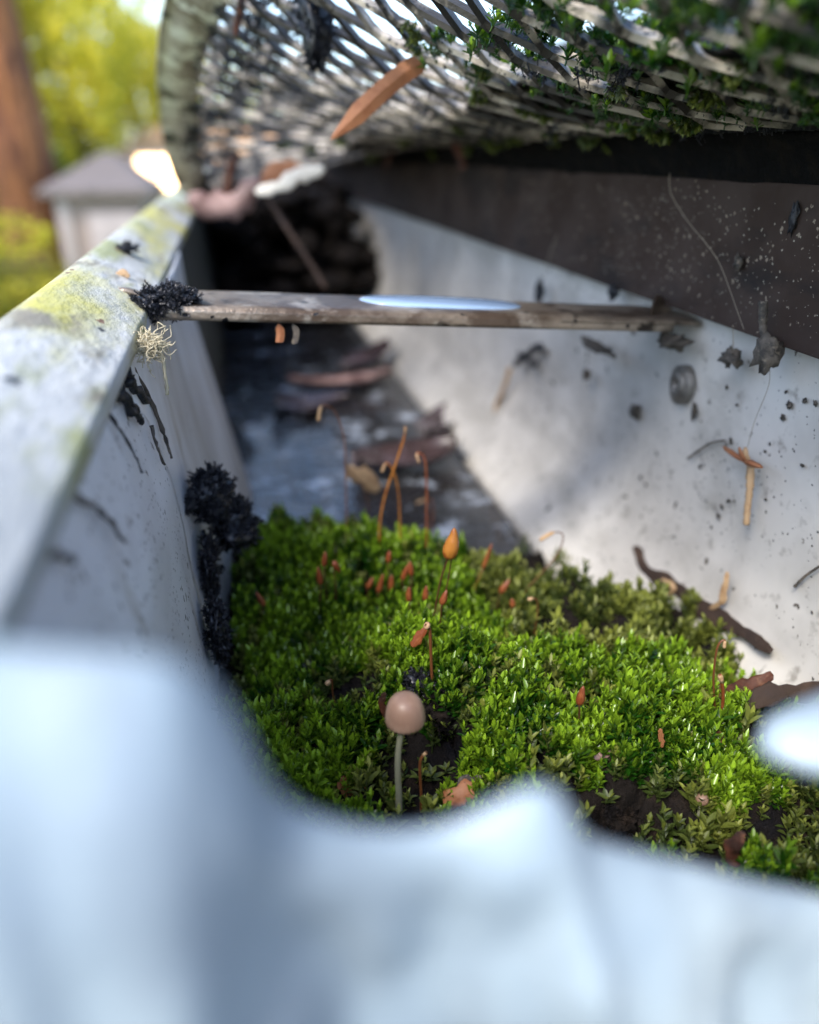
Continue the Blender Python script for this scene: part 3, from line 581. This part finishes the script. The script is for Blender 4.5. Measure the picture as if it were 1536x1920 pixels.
def blade(name, pix, wd, m, label, cat, y, thick=.04):
    pts = smooth_path([P(a, b, y=y) for a, b in pix], 5); n = len(pts) - 1; d = pts[-1] - pts[0]; vw = np.mean(pts, 0); vw = vw / np.linalg.norm(vw); sd_ = np.cross(d, vw); sd_ /= np.linalg.norm(sd_)
    def fn(u, v):
        k = 2 * v - 1; ww = wd * .5 * min(1, .04 + u * 3.2) * (1 if u < .93 else .8) * (1 + .05 * nz(u * 8, v)); return pts[int(round(u * n))] + sd_ * k * ww + vw * (.25 * ww * abs(k))
    return tag(MB().grid(fn, n, 4, vw * thick).build(name, m, None, pts[0], smooth=False), label, cat)
def leafbit(name, pix, wd, m, label, cat, y=None, z=None, x=None, thick=.05, group=None, depth=0., fold=.25, bed=None):
    """a dry blade whose midline follows the pixels; wd in cm"""
    if bed is not None: b = on_bed(*pix[0], bed); y = b[1]
    pts = [P(a, c_, x=x, y=y, z=z) for a, c_ in pix]; pts = [p + np.array([0, depth * i / len(pts), 0]) for i, p in enumerate(pts)]
    path = smooth_path(pts, 6); n = len(path) - 1
    view = np.mean(path, 0); view = view / np.linalg.norm(view)
    def fn(u, v):
        i = int(round(u * n)); d = path[min(i + 1, n)] - path[max(i - 1, 0)]; d /= np.linalg.norm(d) + 1e-9
        sd_ = np.cross(d, view); sd_ /= np.linalg.norm(sd_) + 1e-9; k = (2 * v - 1)
        ww = wd * .5 * (math.sin(math.pi * min(1, max(0, u * .92 + .05))) ** .55) * (1 + .55 * nz(u * 7, k * .8, wd * 9) + .3 * nz(u * 19, k, wd * 5))
        return path[i] + sd_ * k * ww + view * (fold * ww * k * k + .02 * nz(u * 9, v * 5))
    c0 = path[0]
    return tag(MB().grid(fn, n, 8, view * thick).build(name, m, None, c0), label, cat, group)
# mushroom
mb = P(748, 1492, y=8.7); mt = P(757, 1338, y=8.7)
mu = thing('mushroom', mb, 'tiny brown capped mushroom on pale stem in the moss', 'mushroom')
MB().tube(smooth_path([mb - [0, 0, .3], mb, (mb + mt) / 2 + [-.05, 0, 0], mt], 5), [.062, .06, .058, .056, .055, .054, .053, .052, .05, .05, .048, .048, .048, .048, .048, .048], 12).build('stem', 'stem_skin', mu, mb)
R_ = .298; cc = P(760, 1352, y=8.7)
prof = [(a_, b_ * .9) for a_, b_ in [(.0, .535), (.08, .528), (.155, .495), (.215, .435), (.258, .35), (.284, .24), (.296, .13), (.298, .05), (.290, .0), (.270, -.015)]]
cpm = MB().lathe(prof, cc, 96)
cpm.v = [(cc[0] + (q[0] - cc[0]) * k_, cc[1] + (q[1] - cc[1]) * k_ , q[2]) for q in cpm.v for k_ in [1 + .022 * math.cos(24 * math.atan2(q[1] - cc[1], q[0] - cc[0])) * max(0, 1 - (q[2] - cc[2]) / .36) + .03 * nz(q[0] * 3, q[1] * 3, q[2] * 3)]]
cpm.build('cap', 'cap_skin', mu, mb)
MB().lathe([(.270, -.015), (.262, .03), (.2, .13), (.045, .2)], cc, 32).build('gills', 'gill', mu, mb)
p = on_bed(1316, 1500); t = thing('mushroom', p, 'pinhead pale pink mushroom button among front moss', 'mushroom')
MB().lathe([(0, .12), (.06, .11), (.10, .06), (.11, 0), (.08, -.05), (.03, -.06)], p, 18).build('cap', 'cap_skin', t, p)
MB().tube([p - [0, 0, .5], p - [0, 0, .04]], .03, 8).build('stem', 'stem_skin', t, p)
# flakes and leaf bits lying in the moss
leafbit('dry_leaf', [(772, 1212), (785, 1196), (800, 1178)], .17, 'capsule', 'short orange brown flake lodged behind the mushroom', 'leaf', bed=.6, thick=.06)
leafbit('dry_leaf', [(636, 1462), (660, 1478), (694, 1500)], .33, 'dry_orange', 'blurred orange brown flake at the near moss edge', 'leaf', bed=.45)
leafbit('dry_leaf', [(836, 1512), (862, 1488), (905, 1478)], .34, 'dry_orange', 'curled orange leaf with dark back beside the torn sheet', 'leaf', bed=.45)
leafbit('dry_leaf', [(858, 1474), (885, 1466), (912, 1480)], .22, 'grey_debris', 'dark grey husk resting on the curled orange leaf', 'husk', bed=.6)
leafbit('dry_leaf', [(1114, 1422), (1130, 1416), (1150, 1410)], .13, 'dry_pink', 'tiny pinkish brown flake lying flat on the moss', 'leaf', bed=.5)
leafbit('dry_leaf', [(1242, 1402), (1240, 1384), (1238, 1366)], .10, 'dry_orange', 'tiny upright orange flake stuck in the moss', 'leaf', bed=.5)
leafbit('dry_leaf', [(722, 1345), (716, 1318), (722, 1298)], .12, 'dry_red', 'dark red flake standing behind the mushroom cap', 'leaf', bed=.6)
leafbit('dry_leaf', [(1400, 1620), (1370, 1600), (1395, 1560)], .22, 'dry_red', 'dark red brown leaf scrap in the front moss gap', 'leaf', bed=.2)
leafbit('dry_leaf', [(1330, 1400), (1345, 1385), (1352, 1372)], .18, 'dry_red', 'rusty leaf scrap at the foot of the rusty stalk', 'leaf', bed=.3)
leafbit('bark_strip', [(1190, 1024), (1212, 1062), (1262, 1100), (1330, 1150), (1400, 1190), (1448, 1222)], .42, 'bark_strip', 'long dark bark strip leaning on the white back wall', 'bark', x=WX - .5, thick=.08)
leafbit('dry_leaf', [(1252, 1118), (1262, 1098), (1240, 1086)], .14, 'dry_tan', 'tan leaf shred bent over the bark strip', 'leaf', x=WX - .62)
leafbit('dry_leaf', [(1330, 1142), (1352, 1128), (1360, 1100), (1364, 1072)], .15, 'dry_tan', 'curved tan husk standing on the bark strip', 'leaf', x=WX - .45)
leafbit('dry_leaf', [(1260, 1312), (1330, 1300), (1400, 1290), (1448, 1262)], .32, 'dry_red', 'dull brown leaf along the foot of the back wall', 'leaf', bed=.3)
leafbit('dry_leaf', [(1390, 1330), (1450, 1300), (1536, 1300), (1600, 1312)], .4, 'bark_strip', 'dark red brown bark scrap where wall meets moss', 'bark', bed=.3)
# black crusts
CRP = [shoot(pr, pr.uniform(.05, .12), int(pr.integers(9, 13)), .07) for _ in range(8)]
def crust(name, px, py, r, label, y=None, x=None, bed=None, seed=1, n=26, m='black_crust'):
    c = on_bed(px, py, bed) if bed is not None else P(px, py, y=y, x=x)
    core = MB().blob(c, np.array(r) * .9, .55, 1.6, 24, 16, seed, .5); q = np.random.default_rng(seed)
    VV = [np.array(core.v)]; FF = [tuple(f) for f in core.f]; off = len(core.v); TT = [np.full(off, .1)]
    R3 = np.array(r)
    for k in range(n * 10):
        i = int(q.integers(len(core.v))); p0 = np.array(core.v[i]); d = (p0 - c) / R3; d = d / (np.linalg.norm(d) + 1e-9) + q.normal(0, .35, 3); d /= np.linalg.norm(d)
        V, F_, T = CRP[q.integers(8)]; a = np.cross(d, [.3, .2, .9]); a /= np.linalg.norm(a); b = np.cross(d, a); sc = q.uniform(.5, 1.1) * min(1.2, .5 + max(r))
        VV.append(p0 * .96 + c * .04 + (V[:, :1] * a + V[:, 1:2] * b + V[:, 2:] * d) * sc); FF += [tuple(f + off) for f in F_]; off += len(V); TT.append(T)
    mq = MB(); mq.v = [tuple(p) for p in np.concatenate(VV)]; mq.f = FF; o = mq.build(name, 'dead_moss' if m == 'black_crust' else m, None, c)
    at = o.data.attributes.new('tint', 'FLOAT', 'POINT'); at.data.foreach_set('value', np.concatenate(TT).astype(np.float32) * .6)
    return tag(o, label, 'debris')
crust('dirt_clump', 395, 925, (.42, .5, .48), 'jagged black crust of dead moss by the overlapping panel', y=14.5, seed=2, n=60)
crust('dirt_clump', 440, 985, (.45, .6, .4), 'black crust sloping down to the moss below the jagged one', y=14.8, seed=3, n=40)
crust('dirt_clump', 394, 1060, (.11, .5, .6), 'black dirt packed in the seam of the front wall', y=14.0, seed=4, n=30)
crust('dirt_clump', 408, 1180, (.13, .5, .6), 'black dirt line between front wall and moss', y=12.6, seed=5, n=30)
crust('dirt_clump', 325, 562, (.42, .5, .2), 'black glittering dirt heap on the hanger strap end', y=15.4, seed=6, n=60)
crust('dirt_clump', 282, 568, (.3, .4, .2), 'black dirt packed under the front lip at the strap', y=15.2, seed=7, n=30)
crust('dirt_clump', 785, 1278, (.32, .25, .22), 'dark fuzzy soil lump behind the mushroom cap', bed=.4, seed=8, n=30)
crust('dirt_clump', 820, 1330, (.3, .4, .3), 'dark soil lump right of the mushroom cap', bed=.1, seed=9, n=30, m='soil')
crust('dirt_clump', 1130, 1550, (.6, .4, .35), 'dark soil lump in the gap of the front moss', bed=.0, seed=10, n=30, m='soil')
crust('dirt_clump', 575, 1265, (.13, .15, .25), 'small dark lump in the left moss hollow', bed=.3, seed=11, n=10)
crust('dirt_clump', 240, 465, (.2, .25, .07), 'flat black dirt chip on the front lip', y=19.8, seed=12, n=8)
# fluff and dried roots along the front wall
def root(pix, r, m, label, y0, dy=0., jit=0., name='dry_root', cat='root'):
    n = len(pix); pts = [P(a, b, y=y0 + dy * i / (n - 1)) for i, (a, b) in enumerate(pix)]
    path = smooth_path(pts, 6); k = len(path)
    if jit: path = [p + np.array([nz(i * .7, 1, 3), nz(i * .7, 2, 3), nz(i * .7, 5, 3)]) * jit for i, p in enumerate(path)]
    rad = [r * (1 - .6 * i / k) * (1 + .4 * nz(i * .9, r * 50)) for i in range(k)]
    return tag(MB().tube(path, rad, 7, jit=.15).build(name, m, None, path[0]), label, cat)
def onwall(a, b):                             # a pixel on the near front wall
    r = ray(a, b); best = None
    for y in np.arange(3, 14.5, .02):
        p = r / r[1] * y; z = p[2]
        if z < -2.95 and p[0] <= interp(-z, [2.9, 3.3, 5.3, 9.1, 11], [-1.98, -1.84, -1.42, -1.17, -1.05]) + .05: best = p; 
        if best is not None: return best
    return P(a, b, y=12)
def wallroot(pix, r, m, label, jit=0., name='dry_root', cat='root'):
    pts = [onwall(a, b) + np.array([.04, 0, 0]) for a, b in pix]; path = smooth_path(pts, 6); k = len(path)
    path = [p + np.array([0, nz(i * .6, 2, r * 90), nz(i * .6, 5, r * 70)]) * jit for i, p in enumerate(path)]
    rad = [r * (1 - .5 * i / k) * (1 + .5 * nz(i * .9, r * 50)) for i in range(k)]
    return tag(MB().tube(path, rad, 6, jit=.3).build(name, m, None, path[0]), label, cat)
wallroot([(182, 752), (215, 800), (245, 848), (262, 888)], .03, 'black_crust', 'thin black root clinging to the front wall', .06)
wallroot([(120, 918), (150, 940), (185, 962), (228, 1018)], .045, 'grey_debris', 'brown dried root across the specked front wall', .06)
wallroot([(148, 852), (142, 885), (128, 915)], .06, 'grey_debris', 'brown dried tuft hanging under the front lip', .05)
wallroot([(205, 700), (228, 735), (255, 772)], .06, 'black_crust', 'ragged black root end beneath the front lip', .08)
wallroot([(240, 690), (275, 745), (300, 805), (318, 860)], .05, 'grey_debris', 'grey brown root following the cut edge of the front wall', .06)
wallroot([(190, 768), (205, 740), (218, 715)], .04, 'black_crust', 'short black root curling up to the lip', .06)
wallroot([(228, 698), (248, 728), (272, 752)], .11, 'black_crust', 'thick black dirt smear under the lip by the lint tuft', .12)
wallroot([(206, 735), (228, 752), (252, 780), (262, 790)], .085, 'black_crust', 'black dirt flake below the dirt smear on the front wall', .12)
wallroot([(280, 800), (290, 840), (305, 870)], .035, 'grey_debris', 'thin grey root near the cut edge of the front wall', .08)
wallroot([(60, 1010), (85, 1030), (130, 1050)], .05, 'grey_debris', 'grey dirt streak low on the front wall', .1)
random.seed(5)
fl = MB(); fc = P(268, 640, y=12.9)
for k in range(150):
    d = np.array([random.gauss(.12, .10), random.gauss(0, .12), random.gauss(-.03, .10)]); pp = [fc + d * random.uniform(.2, .9)]
    for q in range(5): pp.append(pp[-1] + np.array([random.gauss(.01, .06), random.gauss(0, .06), random.gauss(-.012, .06)]))
    fl.tube(smooth_path(pp, 3), .008, 4)
fl.tube(smooth_path([P(a, b, y=12.9) for a, b in [(262, 632), (295, 650), (308, 690), (314, 740)]], 6), .03, 6, jit=.5)
tag(fl.build('lint_tuft', 'fluff', None, fc), 'pale tan fluffy lint hanging under the front lip', 'lint')
leafbit('dry_leaf', [(212, 520), (230, 512), (243, 520)], .14, 'dry_tan', 'small tan curled leaf scrap lying on the front lip', 'leaf', y=16.8)

# ------------------------------------------------------------------ debris on and before the back wall
twg = lambda pix, r, m, label, off=.4, name='twig', cat='twig', jit=.02: tag((lambda path: MB().tube(path, [r * (1 - .3 * i / len(path)) * (1 + .35 * nz(i * .8, r * 33)) for i in range(len(path))], 8, jit=.12).build(name, m, None, path[0]))(smooth_path([P(a, b, x=WX - off) for a, b in pix], 6)), label, cat)
twg([(956, 692), (946, 725), (930, 762), (926, 795), (892, 834)], .10, 'dry_tan', 'knobbly tan twig hanging before the back wall', .35)
twg([(1408, 872), (1406, 910), (1402, 950), (1399, 984)], .085, 'dry_tan', 'drooping stem of dried flower on the back wall', .35)
fl0 = thing('dried_flower', P(1405, 868, x=WX - .4), 'withered orange flower head caught on the back wall', 'flower'); fo = P(1405, 868, x=WX - .4)
for k, (a, b, wd) in enumerate([((1358, 838), (1398, 866), .26), ((1398, 838), (1406, 868), .2), ((1428, 876), (1404, 868), .3), ((1386, 838), (1404, 872), .15)]):
    pa = P(*a, x=WX - .45 - .05 * k); pb = P(*b, x=WX - .4)
    path = smooth_path([pb, (pa + pb) / 2 + [-.06, 0, .03], pa], 5); MB().tube(path, [wd * .3 * (.5 + math.sin(math.pi * min(1, i / len(path) + .1))) for i in range(len(path))], 8, .5, .15).build('petal', 'dry_orange' if k != 1 else 'dry_tan', fl0, fo)
def pellet(px, py, r, m, label, off=.35, seed=1, cat='debris', amp=.9, name='debris_crumb'):
    c = P(px, py, x=WX - off); return tag(MB().blob(c, r, amp, 2.0, 14, 10, seed, .3).build(name, m, None, c), label, cat)
pellet(1372, 672, (.12, .27, .16), 'grey_debris', 'grey oval husk hanging by a thread before the wall', .5, 2)
pellet(1190, 772, (.1, .2, .16), 'grey_debris', 'dark grey crumb stuck left of the screw head', .15, 3)
pellet(1302, 772, (.06, .07, .16), 'grey_debris', 'thin grey crumb below the screw head', .12, 4)
pellet(1100, 702, (.1, .17, .13), 'grey_debris', 'small grey crumb under the hanger strap', .4, 5)
pellet(1440, 662, (.2, .26, .3), 'grey_debris', 'woolly grey cocoon dangling below the drip edge', .7, 6, amp=.5)
twg([(1432, 565), (1430, 600), (1434, 640), (1440, 662)], .08, 'grey_debris', 'frayed brown strand carrying the woolly cocoon', .7, 'fibre_strand', 'strand')
xb = P(985, 665, x=WX - .35); xm = MB()
for a, b, r in [((966, 684), (1012, 648), .10), ((972, 662), (1004, 686), .08), ((1000, 652), (1016, 655), .09)]:
    pp = smooth_path([P(*a, x=WX - .35), (P(*a, x=WX - .35) + P(*b, x=WX - .3)) / 2 + [0, 0, .03], P(*b, x=WX - .35)], 4); xm.tube(pp, [r * (1.1 + .8 * nz(k * 1.3, r * 60)) for k in range(len(pp))], 7, jit=.3)
tag(xm.build('debris_crumb', 'black_crust', None, xb), 'black cross shaped crumb hanging under the strap', 'debris')
pellet(1012, 548, (.12, .2, .32), 'black_crust', 'black crumb against the wall above the strap', .5, 8)
pellet(1150, 546, (.12, .2, .17), 'black_crust', 'dark crumb at the drip edge shadow above the strap', .5, 9)
pellet(1120, 650, (.15, .8, .12), 'grey_debris', 'brown dirt crust hanging under the strap end', .9, 10)
pellet(1260, 640, (.25, .35, .16), 'grey_debris', 'grey lint lump under the strap tab', .7, 11)
pellet(1385, 492, (.05, .1, .12), 'grey_debris', 'tan seed crumb on the dark drip edge', .45, 12)
pellet(1488, 408, (.05, .08, .24), 'black_crust', 'black streak of dirt on the drip edge', .4, 13)
twg([(1256, 325), (1258, 362), (1290, 415), (1325, 458), (1352, 500), (1385, 590), (1395, 618)], .008, 'thread', 'dusty cobweb thread hanging down the drip edge', .6, 'cobweb', 'cobweb')
twg([(1440, 672), (1442, 720), (1415, 790), (1402, 838)], .007, 'thread', 'cobweb thread from cocoon to the withered flower', .6, 'cobweb', 'cobweb')
twg([(1374, 610), (1375, 640), (1373, 668)], .011, 'thread', 'short cobweb thread holding the oval husk', .5, 'cobweb', 'cobweb')
twg([(1045, 440), (1030, 480), (1014, 545)], .011, 'thread', 'cobweb thread above the black crumb', .5, 'cobweb', 'cobweb')
twg([(1490, 1100), (1510, 1080), (1540, 1060)], .03, 'grey_debris', 'thin grey root hair on the back wall', .12, 'dry_root', 'root')
twg([(1290, 860), (1330, 832), (1360, 826)], .03, 'grey_debris', 'pale grey root hair left of the flower', .12, 'dry_root', 'root')
rr = random.Random(9)
spk = pellet(1480, 760, (.03, .07, .06), 'grey_debris', 'tiny dark speck of dirt stuck on the white back wall', .06, 20, name='dirt_speck'); spk['group'] = 'dirt specks on the back wall'
for k in range(34):
    q = spk.copy(); col.objects.link(q); a, b = rr.uniform(980, 1530), rr.uniform(690, 1240)
    if b > 880 + (a - 930) * .5 or b < 700 + max(0, (a - 1350)) * .2: a, b = rr.uniform(1300, 1530), rr.uniform(720, 1000)
    q.location = tuple(P(a, b, x=WX - .05) * S); s_ = rr.uniform(.3, .85); q.rotation_euler = (rr.uniform(0, 6), 0, 0); q.scale = (s_, s_ * rr.uniform(.6, 1.4), s_ * rr.uniform(.6, 1.4))
# crumbs hanging under the strap
blade('dry_leaf', [(522, 606), (526, 624), (524, 642)], 0.16, 'dry_orange', 'small orange scrap hanging under the strap', 'leaf', 15.1)
blade('dry_leaf', [(548, 606), (556, 622), (552, 645)], 0.12, 'grey_debris', 'grey lint scrap hanging under the strap beside the orange one', 'lint', 15.1)

# ------------------------------------------------------------------ wet litter on the gutter floor
def litter(px, py, L, W_, rz, m, label, lift=.15, curl=.5, tilt=0.):
    c = P(px, py, z=FLOOR + lift); ca, sa = math.cos(rz), math.sin(rz)
    def fn(u, v):
        a = (u - .5) * L; k = 2 * v - 1; b = k * W_ * .5 * math.sin(math.pi * (u * .94 + .03)) ** .6 * (1 + .15 * nz(u * 5, v * 3, px))
        h = lift + curl * W_ * .4 * k * k + curl * .3 * L * (2 * u - 1) ** 2 * .4 + tilt * a + .06 * nz(a, b, px)
        return (c[0] + a * ca - b * sa, c[1] + a * sa + b * ca, FLOOR + max(.03, h))
    return tag(MB().grid(fn, 22, 10, (0, 0, -.04)).build('dry_leaf', m, None, c), label, 'leaf')
litter(640, 722, 5.4, 1.4, .1, 'dry_pink', 'pinkish wet leaf lying on the gutter floor', .35, .6)
litter(765, 868, 4.6, 2.4, .25, 'wet_leaf', 'dark leaf curled beside the far moss', .3, .5)
litter(560, 770, 2.6, 1.3, -.5, 'wet_leaf', 'small dark leaf soaked on the gutter floor', .15)
litter(690, 676, 4.2, 1.8, .7, 'wet_leaf', 'dull purple brown leaf leaning against the back wall', .6, .5, .15)
litter(585, 756, 3.5, 1.4, -.2, 'wet_leaf', 'brown leaf tucked under the pinkish leaf', .15)
litter(820, 800, 4, 1.6, 1.0, 'wet_leaf', 'dark leaf sliding down the back wall foot', .3)
leafbit('dry_leaf', [(650, 880), (680, 895), (712, 918)], .5, 'dry_tan', 'tan curled husk at the far moss edge', 'husk', y=20.0)
tw2 = [P(a, b, y=34 - i) for i, (a, b) in enumerate([(495, 360), (540, 430), (580, 490), (610, 540)])]
tag(MB().tube(smooth_path(tw2, 6), .11, 8, jit=.2).build('twig', 'bark_strip', None, tw2[0]), 'dark twig slanting in the shadow under the guard', 'twig')
pile = MB(); q = random.Random(4)
for k in range(420):
    pile.blob((q.uniform(-1.5, 9.6), q.uniform(54, 92), FLOOR + q.uniform(.2, 8.6)), (q.uniform(.6, 1.6), q.uniform(.6, 2), q.uniform(.3, .9)), .5, 2, 9, 6, k, .4)
tag(pile.build('far_shade_heap', 'soil', None, (4, 70, FLOOR)), 'black heap standing for the shade in the far gutter', 'shade heap', kind='stuff')  # black lumps put where the far gutter is only in shade

# ------------------------------------------------------------------ things on the mesh guard
def on_guard(px, py):
    best = None
    for y in np.arange(4.8, 46, .12):
        p = P(px, py, y=y); xs = interp(y, fy, fxs); s = (p[0] - xs) / (9.55 - xs)
        if 0 <= s <= 1.02:
            d = G(min(s, 1), y)[2] - p[2]
            if best is not None and best[0] * d <= 0: return p
            best = (d, p)
    return best[1] if best else P(px, py, y=15)
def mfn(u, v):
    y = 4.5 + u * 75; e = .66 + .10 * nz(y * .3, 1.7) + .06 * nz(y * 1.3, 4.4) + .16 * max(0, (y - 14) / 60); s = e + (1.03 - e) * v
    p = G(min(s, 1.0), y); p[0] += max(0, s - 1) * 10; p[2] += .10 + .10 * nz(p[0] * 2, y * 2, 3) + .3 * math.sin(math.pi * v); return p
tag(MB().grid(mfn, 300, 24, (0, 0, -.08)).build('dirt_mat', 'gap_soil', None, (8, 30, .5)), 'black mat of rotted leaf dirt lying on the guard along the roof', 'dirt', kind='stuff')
tag(MB().grid(lambda u, v: (9.45 + .5 * v + .12 * nz(u * 90, v * 3), -6 + u * 100, .36 - v * .95 - .25 * math.sin(3.14 * v) * 0 + .08 * nz(u * 130, v * 5)), 300, 10, (.6, 0, .05)).build('gap_shade', 'gap_soil', None, (9.8, 40, 0)), 'black strip standing for the shade between drip edge and shingles', 'dirt', kind='stuff')  # black strip added where only shade lies under the roof edge
tmesh = []
tr_ = np.random.default_rng(11)
SH = [shoot(tr_, tr_.uniform(.05, .16), int(tr_.integers(10, 14)), .115, 1., .02) for _ in range(6)]
for k in range(5):
    n = 16 + 6 * k; pts = [(tr_.normal(0, .15 + .02 * k), tr_.normal(0, .15 + .02 * k), tr_.normal(0, .06), tr_.uniform(.7, 1.2)) for _ in range(n)]
    pts = [(a, b, c_ - .35 * (a * a + b * b), d) for a, b, c_, d in pts]
    tmesh.append(moss_object('moss_tuft', 'moss_leaf' if k % 2 else 'moss_dull', pts, SH, link=False))
def tuft(p, s, k, hang, label, group):
    o = bpy.data.objects.new('moss_tuft', tmesh[k % 5]); col.objects.link(o); o.location = tuple(np.array(p) * S)
    o.scale = (s,) * 3; o.rotation_euler = (math.pi * (1 if hang else 0) + tr_.normal(0, .3), tr_.normal(0, .3), tr_.uniform(0, 6))
    tag(o, label, 'moss', group)
for px, py, s in [(1050, 255, .8), (1100, 245, .9), (1150, 250, 1.0), (1230, 230, 1.1), (1180, 225, .8), (960, 250, .8), (925, 255, .9), (880, 265, .9), (820, 275, .9), (700, 285, .8), (1020, 205, .7), (1165, 145, .9),
                  (900, 165, .8), (910, 130, .5), (775, 45, .8), (780, 70, .7), (1030, 240, .7), (1330, 170, .9), (1385, 120, .8), (1290, 215, .9), (985, 195, .6), (860, 235, .5), (760, 255, .7), (640, 255, .7), (580, 270, .8), (530, 265, .7)]:
    p = on_guard(px, py); tuft(p + [0, 0, -.05], s * interp(p[1], [5, 12, 35], [.7, 1, 1.8]), int(px), True, 'small green moss tuft hanging from the underside of the mesh', 'moss tufts under the mesh guard')
for k in range(75):
    y = tr_.uniform(6, 18); s = tr_.uniform(.45, .9); p = G(s, y); tuft(p + [0, 0, .08], tr_.uniform(.9, 1.6), 1 + 2 * int(tr_.integers(0, 2)), False, 'bright green moss tuft growing on top of the mesh', 'moss tufts on top of the mesh guard')
cl = []
for k in range(5):
    pts = [(tr_.normal(0, .11), tr_.normal(0, .16), tr_.normal(0, .06), tr_.uniform(.5, 1.0)) for _ in range(14 + 4 * k)]
    cl.append(moss_object('dirt_clump', 'dead_moss', pts, CRP, link=False))
for k in range(130):
    if k < 60: p = G(tr_.uniform(.12, .99), tr_.uniform(6, 30))
    else: p = G(tr_.uniform(.09, .26), tr_.uniform(20, 41))
    o = bpy.data.objects.new('dirt_clump', cl[k % 5]); col.objects.link(o); o.location = tuple((p + [0, 0, -.04]) * S); s = tr_.uniform(.5, 1.1) * interp(p[1], [5, 15, 35], [.7, 1, 1.6]); o.scale = (s, s * 1.5, s); o.rotation_euler = (math.pi * (k % 2) + tr_.normal(0, .5), tr_.normal(0, .5), tr_.uniform(0, 6))
    tag(o, *(('black dirt clump stuck to the strands of the mesh guard', 'dirt', 'dirt clumps on the mesh guard') if k < 60 else ('black grime clump caked along the inner side of the guard rim', 'dirt', 'grime along the guard rim')))
crust('dirt_clump', 590, 50, (.36, .4, .75), 'large wet black clump jammed in the mesh guard', y=on_guard(590, 20)[1] - .3, seed=31, n=26)
blade('dry_leaf', [(620, 262), (660, 224), (715, 172), (760, 135), (792, 116)], .021 * (on_guard(792, 116)[1] + 1), 'dry_orange', 'long pointed orange needle leaf poking down through the mesh', 'leaf', on_guard(792, 116)[1] - .2)
blade('dry_leaf', [(722, 322), (728, 300), (736, 278)], 0.16, 'dry_red', 'small brown leaf tip under the mesh', 'leaf', on_guard(736, 270)[1] - .1)
blade('dry_leaf', [(848, 262), (862, 290), (868, 318)], 0.3, 'dry_red', 'brown pointed leaf hanging in shade behind the mesh', 'leaf', on_guard(848, 256)[1] - .1)
blade('dry_leaf', [(440, 70), (448, 30), (456, -10)], 0.2, 'dry_red', 'dark red needle leaf stuck beside the guard rim', 'leaf', on_guard(456, 0)[1] - .1)
leafbit('dry_leaf', [(352, 372), (400, 390), (445, 380), (490, 338)], 1.15, 'dry_pink', 'curled pinkish brown leaf resting on the lip end', 'leaf', y=33, fold=.6)
leafbit('dry_leaf', [(425, 365), (432, 320), (446, 285)], .42, 'dry_red', 'thin rusty stem bit beside the curled leaf', 'leaf', y=32)
leafbit('dry_leaf', [(490, 345), (530, 325), (565, 312)], .9, 'dry_orange', 'orange leaf scrap behind the white stick', 'leaf', y=33)
leafbit('white_stick', [(480, 362), (530, 345), (570, 328), (608, 316)], .5, 'white_stick', 'short white stick poking from the curled leaf', 'stick', y=30, thick=.3)
